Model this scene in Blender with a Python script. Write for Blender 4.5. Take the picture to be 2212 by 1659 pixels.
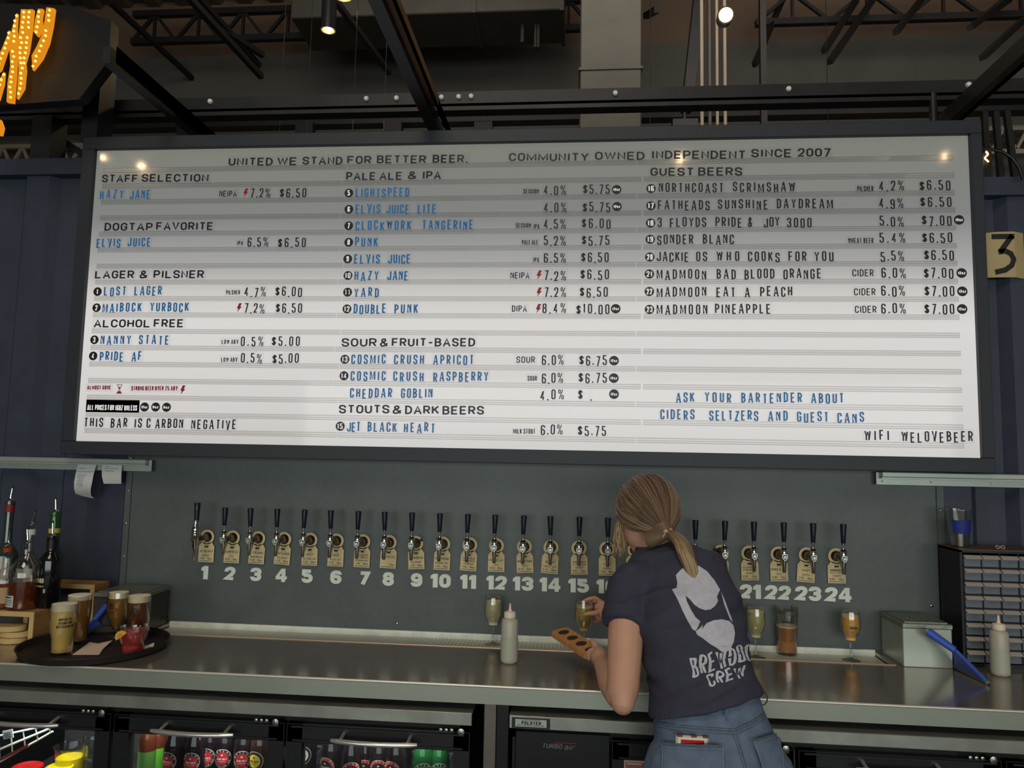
import bpy, math, random
import numpy as np
from mathutils import Vector, Matrix
from mathutils.bvhtree import BVHTree
random.seed(7)
for o in list(bpy.data.objects): bpy.data.objects.remove(o)
SC = bpy.context.scene
COL = SC.collection
# ------------------------------------------------------------------ camera
FPX = 1618.9347; YAW, PITCH, ROLL = -0.0895, 0.0933, 0.0194
CAM = np.array([0.1134, -2.9009, 1.6053])
_F = np.array([math.sin(YAW)*math.cos(PITCH), math.cos(YAW)*math.cos(PITCH), math.sin(PITCH)])
_r = np.array([math.cos(YAW), -math.sin(YAW), 0.]); _u = np.cross(_r, _F)
_R = math.cos(ROLL)*_r+math.sin(ROLL)*_u; _U = -math.sin(ROLL)*_r+math.cos(ROLL)*_u
cd = bpy.data.cameras.new('camera'); co = bpy.data.objects.new('camera', cd); COL.objects.link(co)
cd.sensor_fit = 'HORIZONTAL'; cd.sensor_width = 36; cd.lens = FPX*36/2212; cd.clip_start = .05; cd.clip_end = 200
M = Matrix([list(_R)+[CAM[0]], list(_U)+[CAM[1]], list(-_F)+[CAM[2]], [0, 0, 0, 1]])
co.matrix_world = Matrix([[_R[0], _U[0], -_F[0], CAM[0]], [_R[1], _U[1], -_F[1], CAM[1]], [_R[2], _U[2], -_F[2], CAM[2]], [0, 0, 0, 1]])
SC.camera = co
def at(px, py, Y=None, Z=None, X=None):
    "real point seen at a photograph pixel, on the plane Y=, Z= or X="
    d = _F*FPX+_R*(px-1106)-_U*(py-829.5)
    t = (Y-CAM[1])/d[1] if Y is not None else ((Z-CAM[2])/d[2] if Z is not None else (X-CAM[0])/d[0])
    return CAM+d*t
SC.view_settings.view_transform = 'Standard'; SC.view_settings.look = 'None'
SC.view_settings.gamma = 1; SC.view_settings.use_curve_mapping = False
SC.view_settings.exposure = 0.2
# ------------------------------------------------------------------ light
w = bpy.data.worlds.new('world'); SC.world = w; w.use_nodes = True
w.node_tree.nodes['Background'].inputs[0].default_value = (.62, .66, .64, 1)
w.node_tree.nodes['Background'].inputs[1].default_value = 0.055
def area(name, loc, target, sx, sy, power, col):
    l = bpy.data.lights.new(name, 'AREA'); l.shape = 'RECTANGLE'; l.size = sx; l.size_y = sy; l.energy = power; l.color = col
    o = bpy.data.objects.new(name, l); COL.objects.link(o); o.location = loc
    o.rotation_euler = (Vector(target)-Vector(loc)).to_track_quat('-Z', 'Y').to_euler(); return o
def point(name, loc, power, col, r=.03):
    l = bpy.data.lights.new(name, 'POINT'); l.energy = power; l.color = col; l.shadow_soft_size = r
    o = bpy.data.objects.new(name, l); COL.objects.link(o); o.location = loc; return o
area('window_daylight', (.6, -8.5, 1.7), (.3, 0, 1.5), 9.5, 2.0, 215, (.93, 1.0, .97))
area('room_light', (-.8, -4.6, 6.5), (0, -.2, 1.0), 2.4, 2.4, 88, (1.0, .86, .70))
area('hall_fill', (1.0, 1.6, 6.2), (1, 8, 4.0), 8, 1.5, 95, (1.0, .90, .80))  # unseen fill lamp, added to brighten the far background
# ------------------------------------------------------------------ mesh helpers
def lin(c):
    return tuple((x/255/12.92 if x/255 <= .04045 else ((x/255+.055)/1.055)**2.4) for x in c)
def V(*a): return np.array(a, float)
class MB:
    def __init__(s): s.v = []; s.f = []; s.m = []; s.cur = 0
    def add(s, vs, fs, m=None):
        n = len(s.v); s.v += [tuple(map(float, p)) for p in vs]; s.f += [tuple(n+i for i in f) for f in fs]
        s.m += [s.cur if m is None else m]*len(fs); return s
    def box(s, a, b, m=None, rot=None, bev=0):
        a = np.minimum(a, b) if rot is None else np.array(a, float); b = np.maximum(a, b) if rot is None else np.array(b, float)
        x0, y0, z0 = a; x1, y1, z1 = b
        if bev:
            # chamfered on the vertical and horizontal edges: 24-vertex box
            e = bev; vs = []; 
            for X, sx in ((x0, 1), (x1, -1)):
                for Y, sy in ((y0, 1), (y1, -1)):
                    for Z, sz in ((z0, 1), (z1, -1)):
                        vs += [(X, Y+sy*e, Z+sz*e), (X+sx*e, Y, Z+sz*e), (X+sx*e, Y+sy*e, Z)]
            idx = lambda i, j, k, c: (i*4+j*2+k)*3+c
            fs = [[idx(i, 0, 0, 0), idx(i, 1, 0, 0), idx(i, 1, 1, 0), idx(i, 0, 1, 0)][::(-1 if i == 0 else 1)] for i in (0, 1)]
            fs += [[idx(0, j, 0, 1), idx(1, j, 0, 1), idx(1, j, 1, 1), idx(0, j, 1, 1)][::(1 if j == 0 else -1)] for j in (0, 1)]
            fs += [[idx(0, 0, k, 2), idx(1, 0, k, 2), idx(1, 1, k, 2), idx(0, 1, k, 2)][::(-1 if k == 0 else 1)] for k in (0, 1)]
            for j in (0, 1):
                for k in (0, 1): fs.append([idx(0, j, k, 1), idx(1, j, k, 1), idx(1, j, k, 2), idx(0, j, k, 2)])
            for i in (0, 1):
                for k in (0, 1): fs.append([idx(i, 0, k, 0), idx(i, 1, k, 0), idx(i, 1, k, 2), idx(i, 0, k, 2)])
                for j in (0, 1): fs.append([idx(i, j, 0, 0), idx(i, j, 1, 0), idx(i, j, 1, 1), idx(i, j, 0, 1)])
            for i in (0, 1):
                for j in (0, 1):
                    for k in (0, 1): fs.append([idx(i, j, k, 0), idx(i, j, k, 1), idx(i, j, k, 2)])
            return s.add(vs, fs, m)
        vs = [(x0, y0, z0), (x1, y0, z0), (x1, y1, z0), (x0, y1, z0), (x0, y0, z1), (x1, y0, z1), (x1, y1, z1), (x0, y1, z1)]
        return s.add(vs, [(0, 3, 2, 1), (4, 5, 6, 7), (0, 1, 5, 4), (1, 2, 6, 5), (2, 3, 7, 6), (3, 0, 4, 7)], m)
    def beam(s, p0, p1, w, h, m=None, up=(0, 0, 1)):
        p0 = np.array(p0, float); p1 = np.array(p1, float); d = p1-p0; d /= np.linalg.norm(d)
        sd = np.cross(d, up)
        if np.linalg.norm(sd) < 1e-4: sd = np.cross(d, (0, 1, 0))
        sd /= np.linalg.norm(sd); u = np.cross(sd, d)
        vs = [p+sd*w/2*a+u*h/2*b for p in (p0, p1) for a, b in ((-1, -1), (1, -1), (1, 1), (-1, 1))]
        return s.add(vs, [(3, 2, 1, 0), (4, 5, 6, 7), (0, 1, 5, 4), (1, 2, 6, 5), (2, 3, 7, 6), (3, 0, 4, 7)], m)
    def rings(s, rs, m=None, caps=(True, True), closed=True):
        n = len(rs[0]); vs = [p for r in rs for p in r]; fs = []
        for i in range(len(rs)-1):
            for j in range(n if closed else n-1):
                k = (j+1) % n; fs.append((i*n+j, i*n+k, (i+1)*n+k, (i+1)*n+j))
        if caps[0]: fs.append(tuple(range(n))[::-1])
        if caps[1]: fs.append(tuple((len(rs)-1)*n+j for j in range(n)))
        return s.add(vs, fs, m)
    def lathe(s, prof, c=(0, 0, 0), n=24, axis=(0, 0, 1), m=None, caps=(True, True), sx=1., sy=1.):
        ax = np.array(axis, float); ax /= np.linalg.norm(ax)
        a = np.cross(ax, (0, 1, 0)); 
        if np.linalg.norm(a) < 1e-3: a = np.array((1., 0, 0))
        a /= np.linalg.norm(a); b = np.cross(ax, a); c = np.array(c, float)
        rs = [[c+ax*z+(a*math.cos(t)*sx+b*math.sin(t)*sy)*r for t in [2*math.pi*i/n for i in range(n)]] for r, z in prof]
        return s.rings(rs, m, caps)
    def cyl(s, p0, p1, r0, r1=None, n=16, m=None, caps=(True, True)):
        p0 = np.array(p0, float); d = np.array(p1, float)-p0; L = np.linalg.norm(d)
        return s.lathe([(r0, 0), (r0 if r1 is None else r1, L)], p0, n, d/L, m, caps)
    def tube(s, pts, r, n=8, m=None, sy=1.):
        pts = [np.array(p, float) for p in pts]; rs = []; pa = None
        for i, p in enumerate(pts):
            d = pts[min(i+1, len(pts)-1)]-pts[max(i-1, 0)]; d /= (np.linalg.norm(d)+1e-12)
            if pa is None:
                pa = np.cross(d, (0, 0, 1)); 
                if np.linalg.norm(pa) < .05: pa = np.cross(d, (0, 1, 0))
            a = pa-d*np.dot(pa, d); a /= np.linalg.norm(a); b = np.cross(d, a); pa = a
            rr = r[i] if hasattr(r, '__len__') else r
            rs.append([p+(a*math.cos(t)+b*math.sin(t)*sy)*rr for t in [2*math.pi*k/n for k in range(n)]])
        return s.rings(rs, m)
    def ball(s, c, r, n=12, m=None, sc=(1, 1, 1)):
        vs = []; k = n//2; c = np.array(c, float); sc = np.array(sc, float)
        rs = [[c+sc*r*np.array((math.sin(a)*math.cos(t), math.sin(a)*math.sin(t), -math.cos(a))) for t in [2*math.pi*j/n for j in range(n)]] for a in [math.pi*(i+.02)/(k+.04) for i in range(k+1)]]
        return s.rings(rs, m)
    def prism(s, poly, fn, d0, d1, m=None):
        "poly in (u,v); fn(u,v,d)->xyz"
        n = len(poly); vs = [fn(u, v, d0) for u, v in poly]+[fn(u, v, d1) for u, v in poly]
        return s.add(vs, [tuple(range(n)), tuple(range(2*n-1, n-1, -1))]+[(i, n+i, n+(i+1) % n, (i+1) % n) for i in range(n)], m)
def mesh_of(mb, name, mats, smooth=35):
    me = bpy.data.meshes.new(name); me.from_pydata(mb.v, [], mb.f)
    for m in (mats if isinstance(mats, (list, tuple)) else [mats]): me.materials.append(m)
    me.polygons.foreach_set('material_index', mb.m)
    if smooth:
        me.shade_smooth(); me.set_sharp_from_angle(angle=math.radians(smooth))
    me.update(); return me
def put(name, me, parent=None, loc=None, rot=None, scale=None):
    o = bpy.data.objects.new(name, me); COL.objects.link(o)
    if parent is not None: o.parent = parent
    if loc is not None: o.location = tuple(float(x) for x in loc)
    if rot is not None: o.rotation_euler = rot
    if scale is not None: o.scale = scale
    return o
def obj(name, mb, mats, parent=None, smooth=35, **k): return put(name, mesh_of(mb, name, mats, smooth), parent, **k)
def tag(o, label=None, cat=None, group=None, kind=None):
    if label: o['label'] = label
    if cat: o['category'] = cat
    if group: o['group'] = group
    if kind: o['kind'] = kind
    return o
def thing(name, label, cat, loc=(0, 0, 0), rz=0, group=None):
    o = bpy.data.objects.new(name, None); COL.objects.link(o); o.location = tuple(float(x) for x in loc); o.rotation_euler = (0, 0, rz)
    o.empty_display_size = .02
    return tag(o, label, cat, group)
def struct(name, mb, mats, smooth=35): return tag(obj(name, mb, mats, None, smooth), kind='structure')
def copy_tree(o, parent=None):
    c = o.copy(); COL.objects.link(c)
    if parent is not None: c.parent = parent
    for ch in list(KIDS.get(o.name, [])) or [x for x in o.children]: copy_tree(ch, c)
    return c
KIDS = {}
# ------------------------------------------------------------------ materials
def nt(m): return m.node_tree.nodes, m.node_tree.links
def mat(name, col, rough=.5, metal=0, noise=0, nscale=8, bump=0, bscale=60, stretch=(1, 1, 1), spec=.5, coat=0, emit=None, estr=0, trans=0, ior=1.45, rvar=0, col2=None, sss=0, detail=4):
    m = bpy.data.materials.new(name); m.use_nodes = True; N, L = nt(m); b = N['Principled BSDF']
    c = lin(col)+(1,); b.inputs['Base Color'].default_value = c; b.inputs['Roughness'].default_value = rough
    b.inputs['Metallic'].default_value = metal; b.inputs['Specular IOR Level'].default_value = spec
    b.inputs['Coat Weight'].default_value = coat; b.inputs['Transmission Weight'].default_value = trans; b.inputs['IOR'].default_value = ior
    if sss:
        b.inputs['Subsurface Weight'].default_value = sss; b.inputs['Subsurface Scale'].default_value = .01
    if emit: b.inputs['Emission Color'].default_value = lin(emit)+(1,); b.inputs['Emission Strength'].default_value = estr
    if noise or bump or rvar or col2:
        tc = N.new('ShaderNodeTexCoord'); mp = N.new('ShaderNodeMapping'); L.new(tc.outputs['Object'], mp.inputs[0])
        mp.inputs['Scale'].default_value = stretch
        nz = N.new('ShaderNodeTexNoise'); nz.inputs['Scale'].default_value = nscale; nz.inputs['Detail'].default_value = detail; nz.inputs['Roughness'].default_value = .6; L.new(mp.outputs[0], nz.inputs['Vector'])
        if noise or col2:
            mx = N.new('ShaderNodeMix'); mx.data_type = 'RGBA'; rp = N.new('ShaderNodeValToRGB'); rp.color_ramp.elements[0].position = .32; rp.color_ramp.elements[1].position = .68
            L.new(nz.outputs[0], rp.inputs[0]); L.new(rp.outputs[0], mx.inputs[0])
            c2 = lin(col2)+(1,) if col2 else tuple(min(1, x*(1+noise)) for x in c[:3])+(1,)
            c1 = c if col2 else tuple(x*(1-noise) for x in c[:3])+(1,)
            mx.inputs[6].default_value = c1; mx.inputs[7].default_value = c2; L.new(mx.outputs[2], b.inputs['Base Color'])
        if rvar:
            mr = N.new('ShaderNodeMapRange'); mr.inputs[3].default_value = max(0, rough-rvar); mr.inputs[4].default_value = rough+rvar
            L.new(nz.outputs[0], mr.inputs[0]); L.new(mr.outputs[0], b.inputs['Roughness'])
        if bump:
            n2 = N.new('ShaderNodeTexNoise'); n2.inputs['Scale'].default_value = bscale; n2.inputs['Detail'].default_value = 3; L.new(mp.outputs[0], n2.inputs['Vector'])
            bp = N.new('ShaderNodeBump'); bp.inputs['Strength'].default_value = bump; bp.inputs['Distance'].default_value = .004; L.new(n2.outputs[0], bp.inputs['Height']); L.new(bp.outputs[0], b.inputs['Normal'])
    return m
def clear_mat(name, col=(255, 255, 255), gloss=.12, rough=.03, tint=.95, fres=True):
    m = bpy.data.materials.new(name); m.use_nodes = True; N, L = nt(m); N.remove(N['Principled BSDF'])
    t = N.new('ShaderNodeBsdfTransparent'); c = lin(col); t.inputs[0].default_value = (c[0]*tint, c[1]*tint, c[2]*tint, 1)
    g = N.new('ShaderNodeBsdfGlossy'); g.inputs['Roughness'].default_value = rough; g.inputs[0].default_value = (1, 1, 1, 1)
    lw0 = N.new('ShaderNodeLayerWeight'); lw0.inputs[0].default_value = .5; pw = N.new('ShaderNodeMath'); pw.operation = 'POWER'; pw.inputs[1].default_value = 3; L.new(lw0.outputs['Facing'], pw.inputs[0])
    cm = N.new('ShaderNodeMix'); cm.data_type = 'RGBA'; cm.inputs[6].default_value = (c[0]*tint, c[1]*tint, c[2]*tint, 1); cm.inputs[7].default_value = (c[0]*.66, c[1]*.68, c[2]*.67, 1) if fres else cm.inputs[6].default_value; L.new(pw.outputs[0], cm.inputs[0]); L.new(cm.outputs[2], t.inputs[0])
    mx = N.new('ShaderNodeMixShader'); L.new(t.outputs[0], mx.inputs[1]); L.new(g.outputs[0], mx.inputs[2])
    if fres:
        lw = N.new('ShaderNodeLayerWeight'); lw.inputs[0].default_value = .35; mr = N.new('ShaderNodeMapRange'); mr.inputs[3].default_value = gloss*.5; mr.inputs[4].default_value = min(1, gloss*5)
        L.new(lw.outputs['Facing'], mr.inputs[0]); L.new(mr.outputs[0], mx.inputs[0])
    else: mx.inputs[0].default_value = gloss
    L.new(mx.outputs[0], N['Material Output'].inputs[0]); return m
def emis(name, col, s):
    m = bpy.data.materials.new(name); m.use_nodes = True; N, L = nt(m); N.remove(N['Principled BSDF'])
    e = N.new('ShaderNodeEmission'); e.inputs[0].default_value = lin(col)+(1,); e.inputs[1].default_value = s; L.new(e.outputs[0], N['Material Output'].inputs[0]); return m
M = {}
M['wallpaint'] = mat('wall_paint', (84, 92, 92), .42, noise=.12, nscale=5, bump=.15, bscale=40, detail=8)
M['container'] = mat('container_blue', (56, 63, 78), .5, noise=.12, nscale=6, bump=.1, bscale=25)
M['frame'] = mat('dark_frame', (44, 48, 56), .5, noise=.06)
M['steel_dark'] = mat('dark_steel', (44, 44, 47), .45, metal=.3, noise=.15)
M['steel_dark2'] = mat('joist_steel', (20, 17, 16), .6)
M['farwall'] = mat('far_wall', (82, 80, 75), .8, noise=.08, nscale=1)
M['farbrown'] = mat('far_wall_brown', (98, 80, 66), .8, noise=.08, nscale=1)
M['deck'] = mat('roof_deck', (70, 60, 48), .7)
M['duct'] = mat('galvanised_duct', (64, 63, 56), .45, metal=.35, noise=.14, nscale=3)
M['conduit'] = mat('conduit', (140, 130, 114), .5)
M['stainless'] = mat('stainless_steel', (158, 160, 150), .30, metal=.9, noise=.06, nscale=5, rvar=.07, bump=.05, bscale=20)
M['counter'] = mat('counter_steel', (168, 157, 147), .15, metal=.72, noise=.08, nscale=4, rvar=.07, bump=.10, bscale=14, detail=8)
M['whitesteel'] = mat('brushed_rail', (172, 180, 172), .42, metal=.45, noise=.05)
M['chrome'] = mat('chrome', (205, 200, 192), .10, metal=1)
M['handlechrome'] = mat('handle_chrome', (225, 222, 216), .22, metal=.75)
M['chromebrown'] = mat('shank_chrome', (120, 108, 100), .2, metal=1)
M['blackrub'] = mat('black_rubber', (20, 21, 25), .45)
M['handleblack'] = mat('handle_black', (24, 29, 44), .33)
M['kraft'] = mat('tag_card', (216, 198, 152), .75, noise=.08, nscale=30)
M['ink'] = mat('ink', (34, 28, 24), .6)
M['numwhite'] = mat('number_white', (228, 236, 222), .5)
M['blackplastic'] = mat('black_plastic', (22, 23, 25), .4, noise=.1)
M['fridge'] = mat('cooler_black', (15, 16, 17), .35)
M['interior'] = mat('cooler_liner', (88, 88, 92), .5)
M['glass'] = clear_mat('clear_glass', (250, 250, 246), .10)
M['pane'] = clear_mat('cooler_pane', (235, 240, 240), .035)
M['paper'] = mat('receipt_paper', (205, 208, 205), .8, noise=.03)
M['wood'] = mat('crate_wood', (176, 128, 74), .6, noise=.25, nscale=6, stretch=(1, 1, 8), bump=.1)
M['woodlight'] = mat('pale_wood_edge', (196, 166, 112), .6, noise=.12, nscale=8)
M['tray'] = mat('tray_black', (38, 33, 30), .5, noise=.1, bump=.1, bscale=120)
M['foam'] = mat('beer_foam', (252, 240, 214), .7, bump=.3, bscale=300)
M['blue'] = mat('blue_plastic', (62, 94, 190), .35)
M['squeeze'] = mat('squeeze_bottle', (214, 206, 188), .35, trans=.35)
M['cloudliquid'] = mat('cloudy_liquid', (182, 180, 164), .3)
def beer(n, c): return mat('beer_'+n, c, .15, coat=.3, sss=0)
# ================================================================== SETTING
BX0, BX1, BZ0, BZ1, BY = -1.8584, 1.5311, 1.6236, 2.8068, -.10
CZ = .92
b = MB(); b.box((-6, -7, -.05), (6, 10, 0)); struct('floor', b, mat('floor_concrete', (70, 66, 62), .5, noise=.15, nscale=3))
b = MB(); b.box((-1.684, 0, 0), (1.431, .03, 2.84)); b.cur = 0
struct('wall_back', b, M['wallpaint'])
def corr(x0, x1, ztop, name, y=.0, per=.27, dep=.036, flip=1):
    xs = []; x = x0; k = 0
    pts = []
    while x < x1+per:
        pts += [(x, y), (x+per*.38, y), (x+per*.5, y+dep), (x+per*.88, y+dep)]; x += per
    pts = [p for p in pts if p[0] <= x1+.001]+[(x1, y)]
    n = len(pts); b = MB()
    vs = [(p[0], p[1], 0) for p in pts]+[(p[0], p[1], ztop) for p in pts]+[(p[0], p[1]+.02, 0) for p in pts]+[(p[0], p[1]+.02, ztop) for p in pts]
    fs = []
    for i in range(n-1): fs += [(i, i+1, n+i+1, n+i), (2*n+i+1, 2*n+i, 3*n+i, 3*n+i+1), (n+i, n+i+1, 3*n+i+1, 3*n+i)]
    b.add(vs, fs); b.box((x0, y-.02, ztop-.07), (x1, y+dep+.03, ztop)); return struct(name, b, M['container'], 20)
corr(-4.4, -1.70, 2.815, 'wall_left', .004)
corr(1.445, 4.3, 2.68, 'wall_right', .004)
for n, (x, yc) in enumerate([(-1.688, 0), (1.434, 0)]):
    b = MB(); b.box((x-.012, -.006, CZ), (x+.012, .03, BZ0-.05)); 
    for k in range(5): b.lathe([(.006, 0), (.004, .003), (.001, .004)], (x, -.006, CZ+.12+.13*k), 8, (0, -1, 0), 1)
    struct('trim_%d' % (n+1), b, [M['wallpaint'], M['chrome']])
for (x, y) in [(386, 985), (632, 985), (871, 993), (1137, 992), (1348, 1004), (1905, 1008), (857, 1346), (2012, 1308), (362, 1331)]:
    p = at(x, y, Y=-.001); lbl = {386: 'below the board left part', 632: 'below the board, second from left', 871: 'under the word BLACK of the board', 1137: 'under the board centre', 1348: 'above the bartender head', 1905: 'by the right ticket rail end', 857: 'just above the drip tray', 2012: 'between drawer cabinet and tap twenty-four', 362: 'right of the left steel box'}[x]; b = MB(); b.lathe([(.006, 0), (.0045, .003), (.001, .0045)], p, 10, (0, -1, 0))
    tag(obj('wall_screw', b, M['chrome']), 'small round screw head in the tap wall, '+lbl, 'screw', 'screws in the tap wall panel')
# far walls, roof
YW = 5.6
zb = at(600, 116, Y=YW)[2]
b = MB(); b.box((-16, YW, 0), (18, YW+.1, zb)); struct('wall_far', b, M['farwall'])
b = MB(); b.box((-16, YW+.12, zb-.3), (18, YW+.2, zb+6)); struct('wall_far_upper', b, M['farbrown'])
ZR = at(500, 14, Y=5.0)[2]+.55
b = MB(); x = -16; 
while x < 18:
    b.add([(x, -3, ZR), (x+.16, -3, ZR), (x+.2, -3, ZR-.06), (x+.36, -3, ZR-.06), (x+.4, -3, ZR), (x, YW+.5, ZR), (x+.16, YW+.5, ZR), (x+.2, YW+.5, ZR-.06), (x+.36, YW+.5, ZR-.06), (x+.4, YW+.5, ZR)], [(i, 5+i, 6+i, 1+i) for i in range(4)]); x += .4
struct('ceiling', b, M['deck'], 0)
b = MB(); b.box((-6, -9.2, 0), (6, -9.1, 1.2)); struct('wall_front', b, M['farwall'])

# roof joists (open web), running across
def joist(p0, p1, h, label, n):
    t = thing('roof_joist', label, 'joist', p0)
    p0 = np.array(p0); p1 = np.array(p1); L = p1-p0; o = np.zeros(3); up = V(0, 0, h)
    for nm, q in (('bottom_chord', o), ('top_chord', up)):
        m = MB(); m.beam(q, q+L, .07, .07); obj(nm, m, M['steel_dark2'], t, 0)
    dg = MB(); dg.beam(V(0, 0, 0), L/n*.5+up, .035, .035); dm = mesh_of(dg, 'web_diagonal', M['steel_dark2'], 0)
    dg2 = MB(); dg2.beam(L/n*.5+up, L/n, .035, .035); dm2 = mesh_of(dg2, 'web_diagonal', M['steel_dark2'], 0)
    vg = MB(); vg.beam(V(0, 0, 0), up, .03, .03); vm = mesh_of(vg, 'web_post', M['steel_dark2'], 0)
    for i in range(n):
        put('web_diagonal', dm, t, L/n*i); put('web_diagonal', dm2, t, L/n*i); put('web_post', vm, t, L/n*(i+.5))
    return t
YJ = 5.0
a = at(285, 91, Y=YJ); c_ = at(1640, 50, Y=YJ); hj = (at(500, 26, Y=YJ)-at(500, 85, Y=YJ))[2]
joist((a[0], YJ, a[2]), (at(1300, 62, Y=YJ)[0]-.1, YJ, a[2]), hj, 'dark open-web roof joist across the upper left, left of the vertical duct', 10)
joist((at(1632, 50, Y=YJ)[0], YJ, c_[2]), (at(1632, 50, Y=YJ)[0]+7, YJ, c_[2]), hj, 'dark open-web roof joist across the upper right, right of the pipes', 9)
def bar(name, label, cat, p0, p1, w, h, m='steel_dark2', group=None):
    b = MB(); b.beam(p0, p1, w, h); return tag(obj(name, b, M[m], None, 0), label, cat, group)
br = [((462, 32), (560, 142), 3.6), ((445, 35), (565, 166), 3), ((430, 28), (568, 120), 3.5), ((330, 90), (415, 169), 4.78), ((740, 22), (842, 158), 3.5), ((1420, 20), (1395, 35), 3),
      ((1780, 110), (1850, 0), 4), ((1792, 134), (1885, 0), 4), ((1630, 140), (1690, 0), 4.5), ((1935, 70), (1990, 0), 4), ((2122, 124), (2212, 42), 3.5), ((2095, 60), (2180, 0), 4)]
BL = ['first of the crossing trio at left', 'second of the crossing trio at left', 'third of the crossing trio at left', 'short one left of that trio', 'behind the central double beam', 'above the leaning roof column', 'left of two thick ones at right', 'right of two thick ones at right', 'just right of the steel post', 'between the thick pair and the corner', 'cut by the right edge', 'topmost at the right corner']
for i, (p, q, yy) in enumerate(br):
    A = at(*p, Y=yy); B = at(*q, Y=yy+.8)
    A = A+(A-B)*.9 if (A-B)[2] > 0 else A; bar('bridging_bar', 'thin dark slanting bar under the roof, '+BL[i], 'bar', A, B, .05, .05, group='bridging bars under the roof')
for px in (1128, 1157, 1162):
    A = at(px, 94, Y=4.35); A[2] = at(1000, 25, Y=4.1)[2]+.0; bar('hanger_rod', 'thin dark hanger rod below the horizontal duct, '+{1128: 'thick short left one', 1157: 'middle one', 1162: 'rightmost one'}[px], 'rod', A, A+V(0, 0, -.2 if px < 1140 else -.26), .03, .03, group='hanger rods below the horizontal duct')
# low far beam + lattice strip
A = at(100, 283, Y=5.1); B = at(2200, 250, Y=5.1)
bar('far_beam', 'long dark beam low across the far wall just above the menu board', 'beam', (-9, 5.1, A[2]+.04), (11, 5.1, A[2]+.04), .15, .12)
b = MB()
for k in range(90): b.beam((-10+k*.25, 5.3, A[2]-.34), (-9.87+k*.25, 5.3, A[2]-.1), .03, .03); b.beam((-9.87+k*.25, 5.3, A[2]-.1), (-9.75+k*.25, 5.3, A[2]-.34), .03, .03)
b.beam((-11, 5.3, A[2]-.1), (13, 5.3, A[2]-.1), .05, .05); b.beam((-11, 5.3, A[2]-.36), (13, 5.3, A[2]-.36), .05, .05)
tag(obj('far_joist', b, M['conduit'], None, 0), 'pale far lattice joist peeping over the menu board', 'joist')
for i, px in enumerate((405, 660, 850, 1045)):
    q = at(px, 276, Y=5.0); bar('beam_bracket', 'short dark block under the far beam, '+['leftmost', 'second', 'third', 'rightmost'][i]+' of four', 'bracket', q+V(0, 0, .05), q+V(0, 0, -.3), .2, .1, group='blocks under the far beam')

# ducts
def duct(name, label, a, b_, seams):
    t = thing(name, label, 'duct', ((a[0]+b_[0])/2, (a[1]+b_[1])/2, min(a[2], b_[2]))); o = np.array(t.location)
    m = MB(); m.box(a-o, b_-o, bev=.01); obj('duct_body', m, M['duct'], t)
    for s in seams:
        m = MB(); m.box(np.array(s[0])-o, np.array(s[1])-o); obj('seam_flange', m, M['duct'], t, 0)
    return t
f0 = at(878, 31, Y=4.1); f1 = at(1216, 15, Y=4.1); dz = f0[2]
yb = 4.1+.07*7
xr = f1[0]
yback = CAM[1]+(at(1000, 101, Z=dz)[1]-CAM[1])
duct('air_duct', 'wide horizontal grey sheet metal duct at top centre', V(f0[0]-1.2, 4.1, dz), V(xr, yback, dz+.9), [(V(xr-.9, 4.08, dz-.015), V(xr-.86, yback+.01, dz+.92)), (V(xr-.03, 4.08, dz-.02), V(xr+.01, yback+.02, dz+.92))])
v0 = at(1252, 200, Y=3.0)[0]; v1 = at(1386, 200, Y=3.0)[0]
zs = at(1320, 148, Y=3.0)[2]
duct('vertical_duct', 'tall vertical grey sheet metal duct behind the menu board', V(v0, 3.0, 0.3), V(v1, 3.5, ZR-.05), [(V(v0-.008, 2.99, zs-.01), V(v1+.008, 3.505, zs+.012))])
for i, (px, r, c, pl) in enumerate([(1516, 4, 'conduit', 'leftmost'), (1533, 4.5, 'duct', 'second, greyer'), (1549, 3.4, 'conduit', 'third from left'), (1566, 3.8, 'conduit', 'rightmost')]):
    x = at(px, 150, Y=3.2)[0]; b = MB(); b.cyl((x, 3.2, .5), (x, 3.2, ZR-.05), r*6.1/1619, n=12)
    tag(obj('conduit_pipe', b, M[c]), 'thin vertical pipe, %s of the four beside the bright spot lamp' % pl, 'pipe', 'four vertical pipes')
x = at(1650, 150, Y=3.4)[0]; b = MB(); b.box((x-.025, 3.4, .3), (x+.025, 3.46, ZR)); tag(obj('steel_post', b, M['steel_dark2'], None, 0), 'thin dark vertical steel post right of the four pipes', 'post')
x = at(1478, 60, Y=4.2)[0]; zt = at(1478, 238, Y=4.2)[2]
b = MB(); b.beam((x+.02, 4.2, zt), (x+.2, 4.2, zt+1.7), .16, .1); b.box((x-.12, 4.12, zt-.3), (x+.12, 4.3, zt-.12)); b.cyl((x, 4.2, zt-.2), (x, 4.2, zt+.1), .02)
tag(obj('roof_column', b, M['steel_dark'], None, 0), 'dark leaning roof column left of the four pipes', 'column')
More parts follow.
